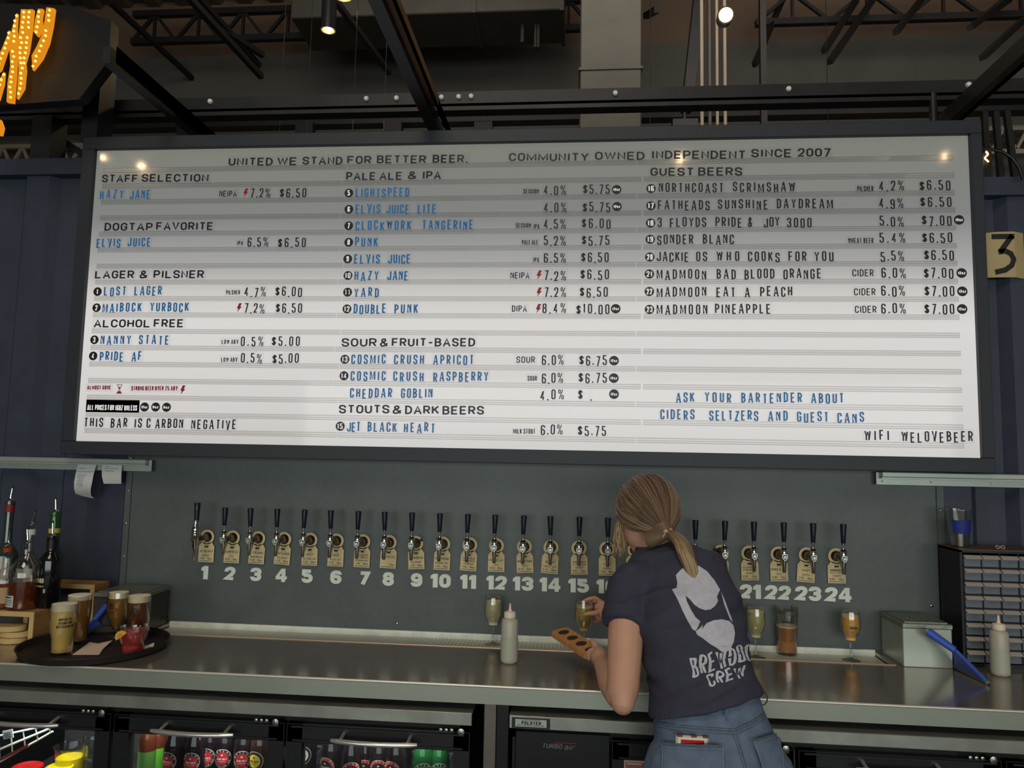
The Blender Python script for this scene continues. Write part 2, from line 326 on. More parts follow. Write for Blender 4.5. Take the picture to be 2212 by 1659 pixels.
# steel frame over the bar
def tube_beam(label, a, b_, w, h, bolts=(), name='frame_beam'):
    t = thing(name, label, 'beam', a); a = np.array(a); b_ = np.array(b_); m = MB(); m.beam(V(0, 0, 0), b_-a, w, h); obj('beam_tube', m, M['steel_dark'], t, 0); return t
YB = .12
z1 = at(1106, 205, Y=YB)[2]; z2 = at(1106, 228, Y=YB)[2]; z3 = at(1106, 240, Y=YB)[2]
t = thing('cross_beam', 'long dark steel channel beam crossing above the menu board with bolt heads', 'beam', (0, YB, z2))
m = MB(); m.box((-3.6, -.03, z3-z2-.005), (3.2, .03, .0)); m.box((-3.6, -.0, 0), (3.2, .006, z1-z2+.02)); m.box((-3.6, -.03, -.012), (3.2, .05, .002)); obj('channel', m, M['steel_dark'], t, 0)
m = MB(); m.lathe([(.0115, 0), (.0115, .004), (.009, .010), (.003, .013)], (0, 0, 0), 12, (0, -1, 0)); bm_ = mesh_of(m, 'bolt_head', M['numwhite'])
for (x, y) in [(127, 227), (455, 220), (792, 214), (857, 213), (954, 211), (991, 210), (1018, 209), (1329, 202), (1703, 193), (2091, 184), (2135, 183)]:
    q = at(x, y, Y=YB); put('bolt_head', bm_, t, (q[0], -.001, q[2]-z2))
# overhead beams running to the back (toward the camera and beyond)
zo = at(955, 292, Y=.02)[2]+.02
def long_beam(xl, xr, label, strip=True, y0=-3.6):
    t = thing('overhead_beam', label, 'beam', ((xl+xr)/2, 0, zo+.04)); w = (xr-xl)
    for s in (-1, 1):
        m = MB(); m.box((s*w/2, y0, -.03), (s*w*.13, .26, .03)); obj('beam_rail', m, M['steel_dark'], t, 0)
    if strip: m = MB(); m.box((-w*.14, -3.4, .0), (w*.14, -.12, .03)); obj('gap_light_strip', m, mat('gap_light_brown', (120, 84, 50), .6), t, 0)  # brown strip added to stand in for light reflected in the gap
    return t
xc0 = at(925, 289, Z=zo)[0]; xc1 = at(985, 289, Z=zo)[0]
long_beam(xc0, xc1, 'dark double steel beam running overhead down to the middle of the menu board')
q0 = at(412, 300, Z=zo)[0]; q1 = at(452, 300, Z=zo)[0]; long_beam(q0, q1, 'dark overhead steel beam running back at upper left', False, -.55)
q0 = at(2040, 275, Z=zo)[0]; q1 = at(2085, 275, Z=zo)[0]; long_beam(q0, q1, 'dark overhead steel beam running back at upper right', False)
xp = at(216, 240, Y=-.02); b = MB(); b.box((xp[0]-.035, -.08, BZ1+.053), (xp[0]+.035, .02, at(216, 128, Y=-.02)[2])); tag(obj('frame_post', b, M['steel_dark'], None, 0), 'dark square steel post rising behind the menu board top left corner', 'post')
xp = at(2016, 240, Y=.1); b = MB(); b.cyl((xp[0], .1, 2.7), (xp[0], .1, z2-.0), .015, n=12); tag(obj('frame_stub', b, M['steel_dark']), 'short round grey stub post above the menu board right end', 'post')
xp = at(105, 300, Y=.1); b = MB(); b.box((xp[0]-.05, .06, 2.7), (xp[0]+.04, .16, z3+.0)); tag(obj('frame_post', b, M['steel_dark'], None, 0), 'short dark block post on top of the left container wall', 'post')
A = at(105, 287, Y=.2); B = at(200, 345, Y=.2)
bar('brace_bar', 'slim dark brace slanting down left of the menu board', 'bar', A, B, .03, .03)
for i, px in enumerate((617, 672, 770, 836, 1405, 1785)):
    A = at(px, 80 if i else 20, Y=1.6); B = at(px-6+i, 290, Y=1.6)
    b = MB(); b.cyl((A[0], 1.6, ZR), (A[0], 1.6, 2.5), .0022, n=6); tag(obj('hanging_wire', b, M['steel_dark']), 'very thin wire hanging before the far wall, '+['leftmost', 'second from left', 'left of the central beam', 'right of the short lamp', 'left of the four pipes', 'rightmost'][i], 'wire', 'thin hanging wires')
# turnbuckle cable top left
A = at(0, 160, Y=.05); B = at(127, 227, Y=.05)
b = MB(); b.cyl(A, B, .0025, n=6); K = A+(B-A)*.55; b.cyl(K, B, .009, n=8); tag(obj('stay_cable', b, M['duct']), 'thin stay cable with turnbuckle fixed to the cross beam at left', 'cable')
# right side clutter above the right container
for k in range(3):
    A = at(2128+24*k, 290, Y=.02); bar('rack_bar', 'thin dark upright of a rack above the right container, '+['left', 'middle', 'right'][k]+' one', 'bar', V(A[0], .02, 2.95), V(A[0]+.01*k, .02, 2.68), .02, .02, group='rack uprights above the right container')
pts = [at(x, y, Y=-.05) for x, y in [(2115, 321), (2140, 322), (2165, 328), (2185, 340), (2200, 360), (2210, 388)]]
b = MB(); b.tube(pts, .006, 8); tag(obj('black_cable', b, M['blackrub']), 'black cable curving down right of the menu board', 'cable')
q = at(2131, 338, Y=.0); t = thing('filament_bulb', 'small glowing filament bulb right of the menu board top corner', 'bulb', q)
m = MB(); m.tube([(0.006*math.cos(a*.9), 0, -.022+.0045*a) for a in range(10)], .0028, 6); obj('filament', m, emis('filament', (255, 190, 110), 9), t)
m = MB(); m.lathe([(.004, -.034), (.017, -.022), (.019, -.008), (.011, .014), (.010, .022)], n=16); obj('bulb_glass', m, M['glass'], t)
m = MB(); m.cyl((0, 0, .02), (0, 0, .045), .011, n=12); obj('bulb_cap', m, M['blackrub'], t)
m = MB(); m.box((-.022, .012, -.12), (.025, .022, .05)); obj('backplate', m, M['steel_dark'], t, 0)
# ------------------------------------------------------------------ spot lamps
LAMPW = emis('lamp_warm', (255, 214, 150), 26)
def canlamp(label, p, r, L, tilt, power, aim=None, s=1):
    t = thing('spot_lamp', label, 'lamp', p); t.rotation_euler = tilt
    m = MB(); m.lathe([(r, 0), (r*1.06, .0), (r*1.06, L*.4), (r, L*.42), (r, L), (r*.2, L)], n=28, caps=(False, True)); m.lathe([(r*.9, .02), (r, 0)], n=28, caps=(False, False)); obj('lamp_can', m, M['steel_dark'], t)
    m = MB(); m.lathe([(r*.9, 0.0), (r*.55, .04), (r*.1, .06)], n=24, caps=(False, True)); obj('reflector', m, mat('reflector', (190, 160, 120), .25, metal=.8), t)
    m = MB(); m.ball((0, 0, .02), r*.5, 14); obj('lamp_bulb', m, LAMPW, t)
    return t
q = at(709, 66, Y=1.1); canlamp('black cylinder spot lamp hanging top left of centre, lit', q, .040, .5, (0, 0, 0), 10)
q = at(743, -2, Y=1.9); canlamp('lit cylinder spot lamp cut off by the top edge', q, .05, .3, (.2, 0, 0), 10)
q = at(1568, 32, Y=2.6); t = canlamp('bright spot lamp beside the vertical pipes', q, .058, .25, (0, 0, 0), 10); t.rotation_euler = Vector((-.12, -1, -.42)).to_track_quat('-Z', 'Y').to_euler()
point('spot_glow', at(709, 72, Y=1.1)+V(0, -.02, -.1), 5, (1, .72, .42)); point('spot_glow', at(1568, 50, Y=2.45), 3, (1, .75, .45))
point('spot_glow', at(743, 12, Y=1.9)+V(0, 0, -.05), 5, (1, .72, .42)) 
# lamps of the room behind the photographer (seen only as reflections)
def mirror(px, py, d): p = at(px, py, Y=-.2+d); return (p[0], -d, p[2], .05)
for i, (x, y, z, r) in enumerate([mirror(308, 353, 4.2), mirror(1469, 338, 4.2), mirror(1936, 347, 4.4), mirror(224, 334, 5.2), mirror(2040, 330, 5.4)]):
    canlamp('black cylinder spot lamp opposite the bar, '+['front left one', 'front middle one', 'front right one', 'rear left one', 'rear right one'][i], V(x, y, z), .06, .3, (0, 0, 0), 0)['group'] = 'spot lamps of the room opposite the bar'
    point('room_spot', (x, y, z-.04), 5, (1, .66, .34), .022)
# marquee sign of golden strips, top left
t = thing('marquee_sign', 'glowing golden jagged strips of a bulb sign at top left', 'sign', at(50, 120, Y=-.35)); o = np.array(t.location)
m = MB(); 
poly = [at(x, y, Y=-.3)-o for x, y in [(-60, 5), (150, 12), (240, 45), (235, 130), (170, 215), (-60, 232)]]
n = len(poly); m.add([tuple(p) for p in poly]+[tuple(p+V(0, .05, 0)) for p in poly], [tuple(range(n))[::-1], tuple(range(n, 2*n))]+[(i, (i+1) % n, n+(i+1) % n, n+i) for i in range(n)])
obj('sign_back', m, M['blackrub'], t, 0)
GS = emis('gold_strip', (240, 150, 30), .75); GB = emis('gold_bulb', (255, 214, 90), 3.2)
bb = MB(); bb.ball((0, 0, 0), .0045, 8); bbm = mesh_of(bb, 'sign_bulb', GB)
strips = [([(105, 16), (117, 18), (112, 55), (104, 92), (90, 125), (70, 151)], [(100, 16), (96, 45), (90, 75), (80, 98), (68, 120), (68, 150)]),
          ([(82, 19), (92, 19), (88, 40), (90, 62), (80, 78), (72, 68), (76, 40)], None),
          ([(45, 20), (57, 20), (54, 60), (50, 110), (54, 150), (50, 190), (36, 213), (40, 150), (38, 100), (42, 60)], None),
          ([(60, 20), (71, 20), (66, 70), (60, 110), (48, 150), (52, 100), (55, 60)], None),
          ([(36, 28), (34, 60), (36, 90), (34, 130), (32, 170), (28, 222), (14, 220), (16, 180), (22, 140), (20, 100), (26, 60)], None),
          ([(20, 65), (18, 95), (10, 120), (0, 150), (-12, 160), (-8, 130), (6, 100)], None),
          ([(8, 155), (6, 180), (-4, 215), (-20, 220), (-12, 190)], None), ([(0, 258), (6, 275), (2, 292), (-14, 290), (-12, 262)], None)]
for a_, b2 in strips:
    pl = a_+(b2[::-1][1:] if b2 else []); P = [at(x, y, Y=-.35)-o for x, y in pl]; n = len(P)
    m = MB(); m.add([tuple(p) for p in P]+[tuple(p+V(0, .012, 0)) for p in P], [tuple(range(n))[::-1], tuple(range(n, 2*n))]+[(i, (i+1) % n, n+(i+1) % n, n+i) for i in range(n)])
    s_ = obj('golden_strip', m, GS, t, 0)
    ys = sorted(y for _, y in pl); y = ys[0]+6
    while y < ys[-1]-4:
        # mid x of the polygon at this height
        xs = []
        for i in range(len(pl)):
            (xa, ya), (xb, yb_) = pl[i], pl[(i+1) % len(pl)]
            if (ya-y)*(yb_-y) < 0: xs.append(xa+(xb-xa)*(y-ya)/(yb_-ya))
        if len(xs) >= 2:
            q = at(sum(xs[:2])/2+random.uniform(-2, 2), y, Y=-.358)-o; put('sign_bulb', bbm, s_, q)
        y += 11
point('sign_glow', o+V(0, -.25, 0), .2, (1, .62, .15), .1)
# ================================================================== stroke font
G = {'A': "-.02,-.08 .5,1.06 1.02,-.08;.19,.3 .81,.3", 'B': "0,.51 0,0 1,0r 1,.53r 0,.53;0,.5 0,1 .94,1r .94,.53r 0,.53", 'C': "1,.68 1,1r 0,1r 0,0r 1,0r 1,.32",
     'D': "0,0 0,1 1,1r 1,0r 0,0z", 'E': "1,1 0,1 0,0 1,0;0,.51 .88,.51", 'F': "1,1 0,1 0,0;0,.5 .88,.5", 'G': "1,.7 1,1r 0,1r 0,0r 1,0r 1,.47 .55,.47",
     'H': "0,0 0,1;1,0 1,1;0,.5 1,.5", 'I': ".5,0 .5,1", 'J': "1,1 1,0r 0,0r 0,.3", 'K': "0,0 0,1;1,1 .04,.40;.34,.6 1,0", 'L': "0,1 0,0 1,0",
     'M': "0,0 0,1 .5,.12 1,1 1,0", 'N': "0,0 0,1 1,0 1,1", 'O': "0,0r 0,1r 1,1r 1,0rz", 'P': "0,0 0,1 1,1r 1,.44r 0,.44", 'Q': "0,0r 0,1r 1,1r 1,0rz;.6,.25 1,-.05",
     'R': "0,0 0,1 1,1r 1,.47r 0,.47;.5,.47 1,0", 'S': "1,.7 1,1r 0,1r 0,.54r 1,.46r 1,0r 0,0r 0,.3", 'T': "0,1 1,1;.5,1 .5,0", 'U': "0,1 0,0r 1,0r 1,1",
     'V': "-.02,1.08 .5,-.06 1.02,1.08", 'W': "0,1 .25,0 .5,.92 .75,0 1,1", 'X': "0,0 1,1;0,1 1,0", 'Y': "0,1 .5,.46 1,1;.5,.46 .5,0", 'Z': "0,1 1,1 0,0 1,0",
     '0': "0,0r 0,1r 1,1r 1,0rz", '1': "0,.78 .6,1 .6,0", '2': "0,.68 0,1r 1,1r 1,.55r 0,0 1,0", '3': "0,.74 0,1r 1,1r 1,.53r .3,.53;.3,.53 1,.53r 1,0r 0,0r 0,.26",
     '4': ".78,0 .78,1 0,.27 1.05,.27", '5': "1,1 .04,1 .04,.55;.0,.6 1,.6r 1,0r 0,0r 0,.26", '6': "1,.76 1,1r 0,1r 0,0r 1,0r 1,.57r 0,.57", '7': "0,1 1,1 .30,-.14",
     '8': ".04,.54r .04,1r .96,1r .96,.54rz;0,.54r 0,0r 1,0r 1,.54rz", '9': "0,.24 0,0r 1,0r 1,1r 0,1r 0,.43r 1,.43", '.': ".5,-.08 .5,.10", '-': "0,.45 1,.45", '!': ".5,1 .5,.3;.5,-.08 .5,.1",
     '&': "1,0 .12,.78r .3,1r .7,1r .72,.7r .0,.4r 0,0r .65,0r 1,.42", '%': "0,.62r 0,1r .34,1r .34,.62rz;.66,0r .66,.38r 1,.38r 1,0rz;.12,0 .86,1", '$': "1,.7 1,.9r 0,.9r 0,.54r 1,.46r 1,.1r 0,.1r 0,.3;.5,0 .5,1",
     'a': "0,.66r 1,.66r 1,0;1,.4 0,.4r 0,0r 1,0r 1,.2", 'c': "1,.48 1,.66r 0,.66r 0,0r 1,0r 1,.18", 'o': "0,0r 0,.66r 1,.66r 1,0rz", 'z': "0,.66 1,.66 0,0 1,0", 'i': ".5,0 .5,.62;.5,.86 .5,.96", 'r': "0,0 0,.66;0,.4 0,.66r 1,.66", 'b': "0,1 0,0r 1,0r 1,.66r 0,.66",
     'u': "0,.66 0,0r 1,0r 1,.66;1,0 1,.3", 'T2': "", "'": ".5,1 .5,.78", '/': "0,0 1,1", ',': ".5,0 .4,-.15", 'v': "0,1 .5,.5 1,1", '<': "0,.75 .3,1r .5,.75 .7,1r 1,.75 .5,.1z"}
WF = {'V': 1.15, 'A': 1.15, 'Y': 1.1, 'K': 1.05, 'M': 1.35, 'W': 1.45, 'I': .0, '1': .55, '.': 0, "'": 0, '!': 0, '%': 1.25, '-': .8, 'i': 0, ',': .3}
def strokes(ch, W, H, tx, ty, rad):
    """polygons (convex quads) of one glyph; W = full glyph width, H = cap height; tx, ty = stem and bar weights"""
    out = []
    wf = WF.get(ch, 1.0); Wd = max(tx, W*wf) if wf else tx
    if ch == '%': tx, ty = tx*.62, ty*.62
    k = ty/tx
    for part in G.get(ch, '').split(';'):
        part = part.strip()
        if not part: continue
        closed = part.endswith('z'); part = part.rstrip('z'); pts = []; rd = []
        for tk in part.split():
            r = tk.endswith('r'); x, y = tk.rstrip('r').split(',')
            pts.append(np.array(((tx/2+float(x)*(Wd-tx))*k if wf else Wd/2*k, ty/2+float(y)*(H-ty)))); rd.append(r)
        n = len(pts); pp = []
        for i in range(n):
            if rd[i] and (closed or 0 < i < n-1):
                a = pts[i-1]; c = pts[(i+1) % n]; b = pts[i]; la = np.linalg.norm(a-b); lc = np.linalg.norm(c-b)
                ra = min(rad*k, la*(.5 if rd[i-1] else .9)); rc = min(rad, lc*(.5 if rd[(i+1) % n] else .9)); r_ = min(ra, rc) if True else ra
                A = b+(a-b)/la*r_; C = b+(c-b)/lc*r_
                for s in (0, .25, .5, .75, 1):
                    pp.append((1-s)**2*A+2*s*(1-s)*(b*.86+(A+C)/2*.14)+s*s*C)
            else: pp.append(pts[i])
        q = [pp[0]]
        for p in pp[1:]:
            if np.linalg.norm(p-q[-1]) > 1e-6: q.append(p)
        if closed and np.linalg.norm(q[0]-q[-1]) < 1e-6: q.pop()
        pp = q; n = len(pp); Lf = []; Rt = []
        for i in range(n):
            d0 = pp[i]-pp[i-1] if (i > 0 or closed) else None; d1 = pp[(i+1) % n]-pp[i] if (i < n-1 or closed) else None
            if d0 is None: d0 = d1
            if d1 is None: d1 = d0
            d0 = d0/np.linalg.norm(d0); d1 = d1/np.linalg.norm(d1); n0 = np.array((-d0[1], d0[0])); n1 = np.array((-d1[1], d1[0])); mm = n0+n1; l = np.linalg.norm(mm)
            if l < .35: mm = n1; sc = 1.0
            else: mm /= l; sc = min(1/max(.2, np.dot(mm, n1)), 1.9)
            Lf.append(pp[i]+mm*ty/2*sc); Rt.append(pp[i]-mm*ty/2*sc)
        for i in range(n if closed else n-1):
            j = (i+1) % n; out.append([(p[0]/k, min(max(p[1], -.2*H if ch in ',Q' else 0), H)) for p in (Rt[i], Rt[j], Lf[j], Lf[i])])
    return out, Wd
def glyph(mb, ch, W, H, tx, ty, rad, x=0, z=0, y=0, m=0, depth=0, fn=None):
    ps, Wd = strokes(ch, W, H, tx, ty, rad); fn0 = fn is None
    fn = fn or (lambda u, v, d: (u, d, v))
    for i, q in enumerate(ps):
        e = (i % 12)*(3e-5 if depth else 1.2e-5)
        if depth: mb.prism([(x+a, z+b) for a, b in q], fn, y, y-depth-e, m)
        else: mb.add([fn(x+a, z+b, y-e if fn0 else y+e) for a, b in q], [(0, 1, 2, 3)], m)
    return Wd
def text(mb, s, x0, x1, zc, H, t, m=0, y=0, fn=None, depth=0, gap=.22, tyf=.85, rad=.5, space=.5, mono=False):
    "string laid between x0 and x1, centred on zc"
    n = len(s); 
    units = [(.32 if c in ' ' else (max(WF.get(c, 1.0), .36))) for c in s]
    tot = x1-x0; base = tot/(sum(units)+gap*(n-1)); x = x0
    for c, u in zip(s, units):
        if c != ' ':
            wf = WF.get(c, 1.0)
            if wf: glyph(mb, c, base*u/wf, H, t, t*tyf, base*rad, x, zc-H/2, y, m, depth, fn)
            else: glyph(mb, c, base*u, H, t, t*tyf, base*rad, x+base*u/2-t/2, zc-H/2, y, m, depth, fn)
        x += base*(u+gap)
# ================================================================== MENU BOARD
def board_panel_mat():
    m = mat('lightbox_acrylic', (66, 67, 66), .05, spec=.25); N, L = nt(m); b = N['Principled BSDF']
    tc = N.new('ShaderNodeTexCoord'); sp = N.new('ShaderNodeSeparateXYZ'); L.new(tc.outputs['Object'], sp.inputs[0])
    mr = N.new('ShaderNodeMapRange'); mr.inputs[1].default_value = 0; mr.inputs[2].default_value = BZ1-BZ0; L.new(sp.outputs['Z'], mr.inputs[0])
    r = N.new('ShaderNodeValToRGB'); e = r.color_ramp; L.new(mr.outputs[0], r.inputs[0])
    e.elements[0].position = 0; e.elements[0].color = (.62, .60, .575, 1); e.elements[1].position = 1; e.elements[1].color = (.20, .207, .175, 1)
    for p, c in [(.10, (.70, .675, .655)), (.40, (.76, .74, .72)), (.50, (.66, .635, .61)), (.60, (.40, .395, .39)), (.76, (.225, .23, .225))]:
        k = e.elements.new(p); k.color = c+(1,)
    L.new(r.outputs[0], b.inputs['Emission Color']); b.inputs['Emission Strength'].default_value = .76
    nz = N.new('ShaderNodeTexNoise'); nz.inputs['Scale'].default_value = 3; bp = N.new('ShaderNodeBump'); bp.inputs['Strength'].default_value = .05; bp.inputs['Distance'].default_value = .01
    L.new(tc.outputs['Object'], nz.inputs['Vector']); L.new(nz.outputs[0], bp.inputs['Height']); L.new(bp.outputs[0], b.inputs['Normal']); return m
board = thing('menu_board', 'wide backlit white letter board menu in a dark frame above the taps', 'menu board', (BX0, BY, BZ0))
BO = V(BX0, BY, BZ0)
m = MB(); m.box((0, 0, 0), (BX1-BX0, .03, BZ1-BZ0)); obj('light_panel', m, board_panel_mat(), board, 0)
W_, H_ = BX1-BX0, BZ1-BZ0; fw = .052; fr = .040
for nm, a, b_ in (('frame_rail', (-fw, -.02, H_), (W_+fr, .1, H_+fw)), ('frame_rail', (-fw, -.02, -fw), (W_+fr, .1, 0)), ('frame_rail', (-fw, -.02, 0), (0, .1, H_)), ('frame_rail', (W_, -.02, 0), (W_+fr, .1, H_))):
    m = MB(); m.box(a, b_, bev=.002); obj(nm, m, M['frame'], board, 0)
m = MB(); m.box((-fw+.01, .03, -fw+.01), (W_+fr-.01, .098, H_+fw-.01)); obj('housing', m, M['frame'], board, 0)
RAILM = clear_mat('clear_rail', (240, 239, 237), .04, .14, .97); RIDGE = clear_mat('rail_ridge', (228, 228, 226), .10, .15, .965); TILE = clear_mat('letter_acetate', (250, 250, 252), .02, .08, .985)
zt = at(222, 369, Y=BY)[2]-BZ0; zbm = at(190, 930, Y=BY)[2]-BZ0
rm = MB(); xe0, xe1 = .035, W_-.055; XM = (1.03, 2.18)
RL = []
for k in range(17):
    zc = zt+(zbm-zt)*k/16; RL.append(zc); js = XM[0]*(1 if k % 2 else 1.02); 
    for (xa, xb) in ((xe0, js), (js+.004, XM[1]+.02*(k % 2)), (XM[1]+.024*(k % 2)+.004, xe1)):
        m = MB(); hb = .0092; m.add([(xa, -.004, -hb), (xb, -.004, -hb), (xb, -.004, hb), (xa, -.004, hb), (xa, 0, -hb-.001), (xb, 0, -hb-.001), (xb, 0, hb+.001), (xa, 0, hb+.001)], [(0, 1, 2, 3), (4, 5, 1, 0), (3, 2, 6, 7), (1, 5, 6, 2), (4, 0, 3, 7)], 0)
        for dz_ in (-.0080, -.0010, .0076):
            e = .0011; m.add([(xa, -.0042, dz_-e), (xb, -.0042, dz_-e), (xb, -.0062, dz_), (xa, -.0062, dz_), (xb, -.0042, dz_+e), (xa, -.0042, dz_+e)], [(0, 1, 2, 3), (3, 2, 4, 5)], 1)
        put('letter_rail', mesh_of(m, 'letter_rail', [RAILM, RIDGE], 0), board, (0, 0, zc))
BLUE = mat('letter_blue', (44, 124, 190), .35); BLACK = mat('letter_black', (38, 36, 39), .4); RED = mat('letter_red', (168, 34, 38), .4); WHITEL = emis('badge_white', (225, 225, 222), .75)  # backlight showing through the letters is put into the blue
def bp(px, py): return at(px, py, Y=BY)-BO
GC = {}
def word(s, x0, x1, yc, name, m, hpx=20.3, tpx=3.05, mono=1):
    "individual letter tiles"
    a = bp(x0, yc); c = bp(x1, yc); n = len(s); L = c[0]-a[0]; sc = .00184; H = hpx*sc; t = tpx*sc; lw = H*.43
    if m is BLUE: t *= 1.08
    ws = [(t if not WF.get(ch, 1) else lw*WF.get(ch, 1)) for ch in s]
    ws = [max(w_, t) for w_ in ws]
    gap = (L-sum(ws))/max(1, n-1); x = a[0]
    for i, ch in enumerate(s):
        if ch != ' ':
            key = (ch, m.name, hpx)
            if key not in GC:
                g = MB(); W = ws[i]; g.add([(-.006, -.0012, -.007), (W+.006, -.0012, -.007), (W+.006, -.0012, H+.008), (-.006, -.0012, H+.008)],
                            [(0, 1, 2, 3)], 1)
                glyph(g, ch, lw, H, t, t*.86, lw*.5, 0, 0, -.0024, 0); GC[key] = mesh_of(g, name, [m, TILE], 0)
            dz_ = random.choice((0, 0, 0, 0, -.002, .0015, -.004))
            put(name, GC[key], board, (x, -.010, a[2]+(c[2]-a[2])*i/max(1, n-1)-H/2+dz_), (0, random.uniform(-.012, .012), 0))
        x += ws[i]+gap
def plate(s, x0, x1, yc, name, m, hpx, tpx, gap=.2, rad=.5, tile=True, dy=0, tyf=.85):
    a = bp(x0, yc); c = bp(x1, yc); sc = .00184; H = hpx*sc; g = MB(); L = c[0]-a[0]
    if tile: g.add([(-.008, -.001, -H/2-.008), (L+.008, -.001, -H/2-.008), (L+.008, -.001, H/2+.009), (-.008, -.001, H/2+.009)], [(0, 1, 2, 3)], 1)
    text(g, s, 0, L, 0, H, tpx*sc, 0, -.0022, gap=gap, rad=rad, tyf=tyf)
    put(name, mesh_of(g, name, [m, TILE], 0), board, (a[0], -.010+dy, (a[2]+c[2])/2), (0, -math.atan2(c[2]-a[2], L), 0))
HD = [("UNITED", 497, 592, 351), ("WE", 601.5, 644, 350.5), ("STAND", 656, 742, 349), ("FOR", 752, 804, 347.6), ("BETTER", 816, 922, 346), ("BEER.", 936, 1012, 345), ("COMMUNITY", 1100, 1272, 340.6), ("OWNED", 1285, 1392, 338.5), ("INDEPENDENT", 1407, 1609.6, 335.4), ("SINCE", 1621, 1708.6, 333), ("2007", 1721, 1792, 331.6),
      ("STAFF", 224.5, 302, 387.5), ("SELECTION", 310, 454, 385.7), ("DOGTAP", 230, 333.6, 491.5), ("FAVORITE", 341, 464, 490), ("LAGER", 209.6, 293.7, 594.5), ("&", 305.6, 322.7, 594.5), ("PILSNER", 335.5, 444, 594), ("ALCOHOL", 206.7, 328.7, 700), ("FREE", 335.8, 400.3, 699.6),
      ("PALE", 749.8, 813.8, 382.4), ("ALE", 821.4, 870.6, 382), ("&", 883, 901.4, 381), ("IPA", 914.3, 954.2, 380.5), ("GUEST", 1404.3, 1498, 373), ("BEERS", 1507, 1602, 372.4), ("SOUR", 740.2, 815.5, 741), ("&", 822.5, 840.2, 741), ("FRUIT-BASED", 847.8, 1027.5, 741), ("STOUTS", 734.2, 843, 885), ("&", 849.7, 869.3, 885.5), ("DARK", 876.6, 950, 886.3), ("BEERS", 957, 1046.5, 887.3)]
for s, x0, x1, y in HD: plate(s, x0, x1, y, 'heading_word', BLACK, 17.8, 3.9, gap=.20, rad=.5, tyf=.8)
BW = """HAZY,220.2,271.2,422 JANE,284.8,328.7,422 ELVIS,212.9,264.4,525.7 JUICE,280,329.5,525 LOST,229,276.6,630 LAGER,294.3,353.4,629.6 MAIBOCK,226,310,664.8 YURBOCK,328,411.7,664 NANNY,221.6,287,735 STATE,304.3,368.8,734.8 PRIDE,220,271,770 AF,288.8,310.5,769.4
LIGHTSPEED,770,885.4,417.7 ELVIS,769.8,823.6,454 JUICE,836.8,885.4,453.6 LITE,903.5,943.5,453.4 CLOCKWORK,769.8,890,488.5 TANGERINE,913.7,1023.4,487.6 PUNK,769,818.4,524.6 ELVIS,767,822.4,561.4 JUICE,839.9,888.5,561 HAZY,767.6,820,596.8 JANE,838.4,883.5,596.5 YARD,767,820.5,632 DOUBLE,766,836,668 PUNK,853.7,904.4,668
COSMIC,760.8,835,777 CRUSH,852.8,917.4,777.5 APRICOT,937.3,1024.4,778 COSMIC,759.5,835,812.8 CRUSH,851.3,916.8,813.2 RASPBERRY,937.3,1056,814 CHEDDAR,758,848.7,849.2 GOBLIN,867.7,935.8,849.8 JET,751.6,780.7,922 BLACK,796,858.9,922.6 HEART,874,941,923.6
ASK,1459.4,1499.4,858.6 YOUR,1521,1578.4,858.6 BARTENDER,1599.6,1730.6,859.6 ABOUT,1749.8,1820.3,860.6 CIDERS,1425.5,1499.4,895.5 SELTZERS,1530.6,1636.6,898 AND,1657.4,1699.8,899.4 GUEST,1719.4,1787.6,900.4 CANS,1806,1863.9,901.8"""
BK = """NORTHCOAST,1422.4,1561.5,408 SCRIMSHAW,1581.5,1715.5,406.4 FATHEADS,1420.5,1532,445.5 SUNSHINE,1549.5,1657.4,443.5 DAYDREAM,1676,1797,442 3,1419.7,1431.3,482.6 FLOYDS,1446,1524.5,482 PRIDE,1544,1601.5,481.4 &,1614,1628.5,482 JOY,1648,1682.4,481.2 3000,1698,1751,483 SONDER,1419,1496.7,519 BLANC,1517,1584,518
JACKIE,1417.8,1487,556.4 OS,1502.5,1526.4,556 WHO,1546,1595.7,556 COOKS,1614,1682.4,556 FOR,1701,1740,555.6 YOU,1756.8,1798.4,555 MADMOON,1417.8,1524.5,594 BAD,1546.8,1588,593.4 BLOOD,1606.5,1671,593 ORANGE,1690,1772,592.4 MADMOON,1417.8,1524.5,631.6 EAT,1546,1587,631 A,1607.3,1618.9,631 PEACH,1640,1709.4,631 MADMOON,1417.8,1526.8,669.6 PINEAPPLE,1543,1663,668.8
WIFI,1863.9,1917.4,941 WELOVEBEER,1943.6,2097.7,942.8 THIS,186.3,227.3,912.6 BAR,243.5,279.3,914 IS,294.8,310.5,914.8 C,320.6,330,915 ARBON,339.5,399.2,915.4 NEGATIVE,416.8,513.4,917"""
for w_ in BW.split(): s, a, c, y = w_.split(','); word(s, float(a), float(c), float(y), 'blue_letter', BLUE)
for w_ in BK.split(): s, a, c, y = w_.split(','); word(s, float(a), float(c), float(y), 'black_letter', BLACK)
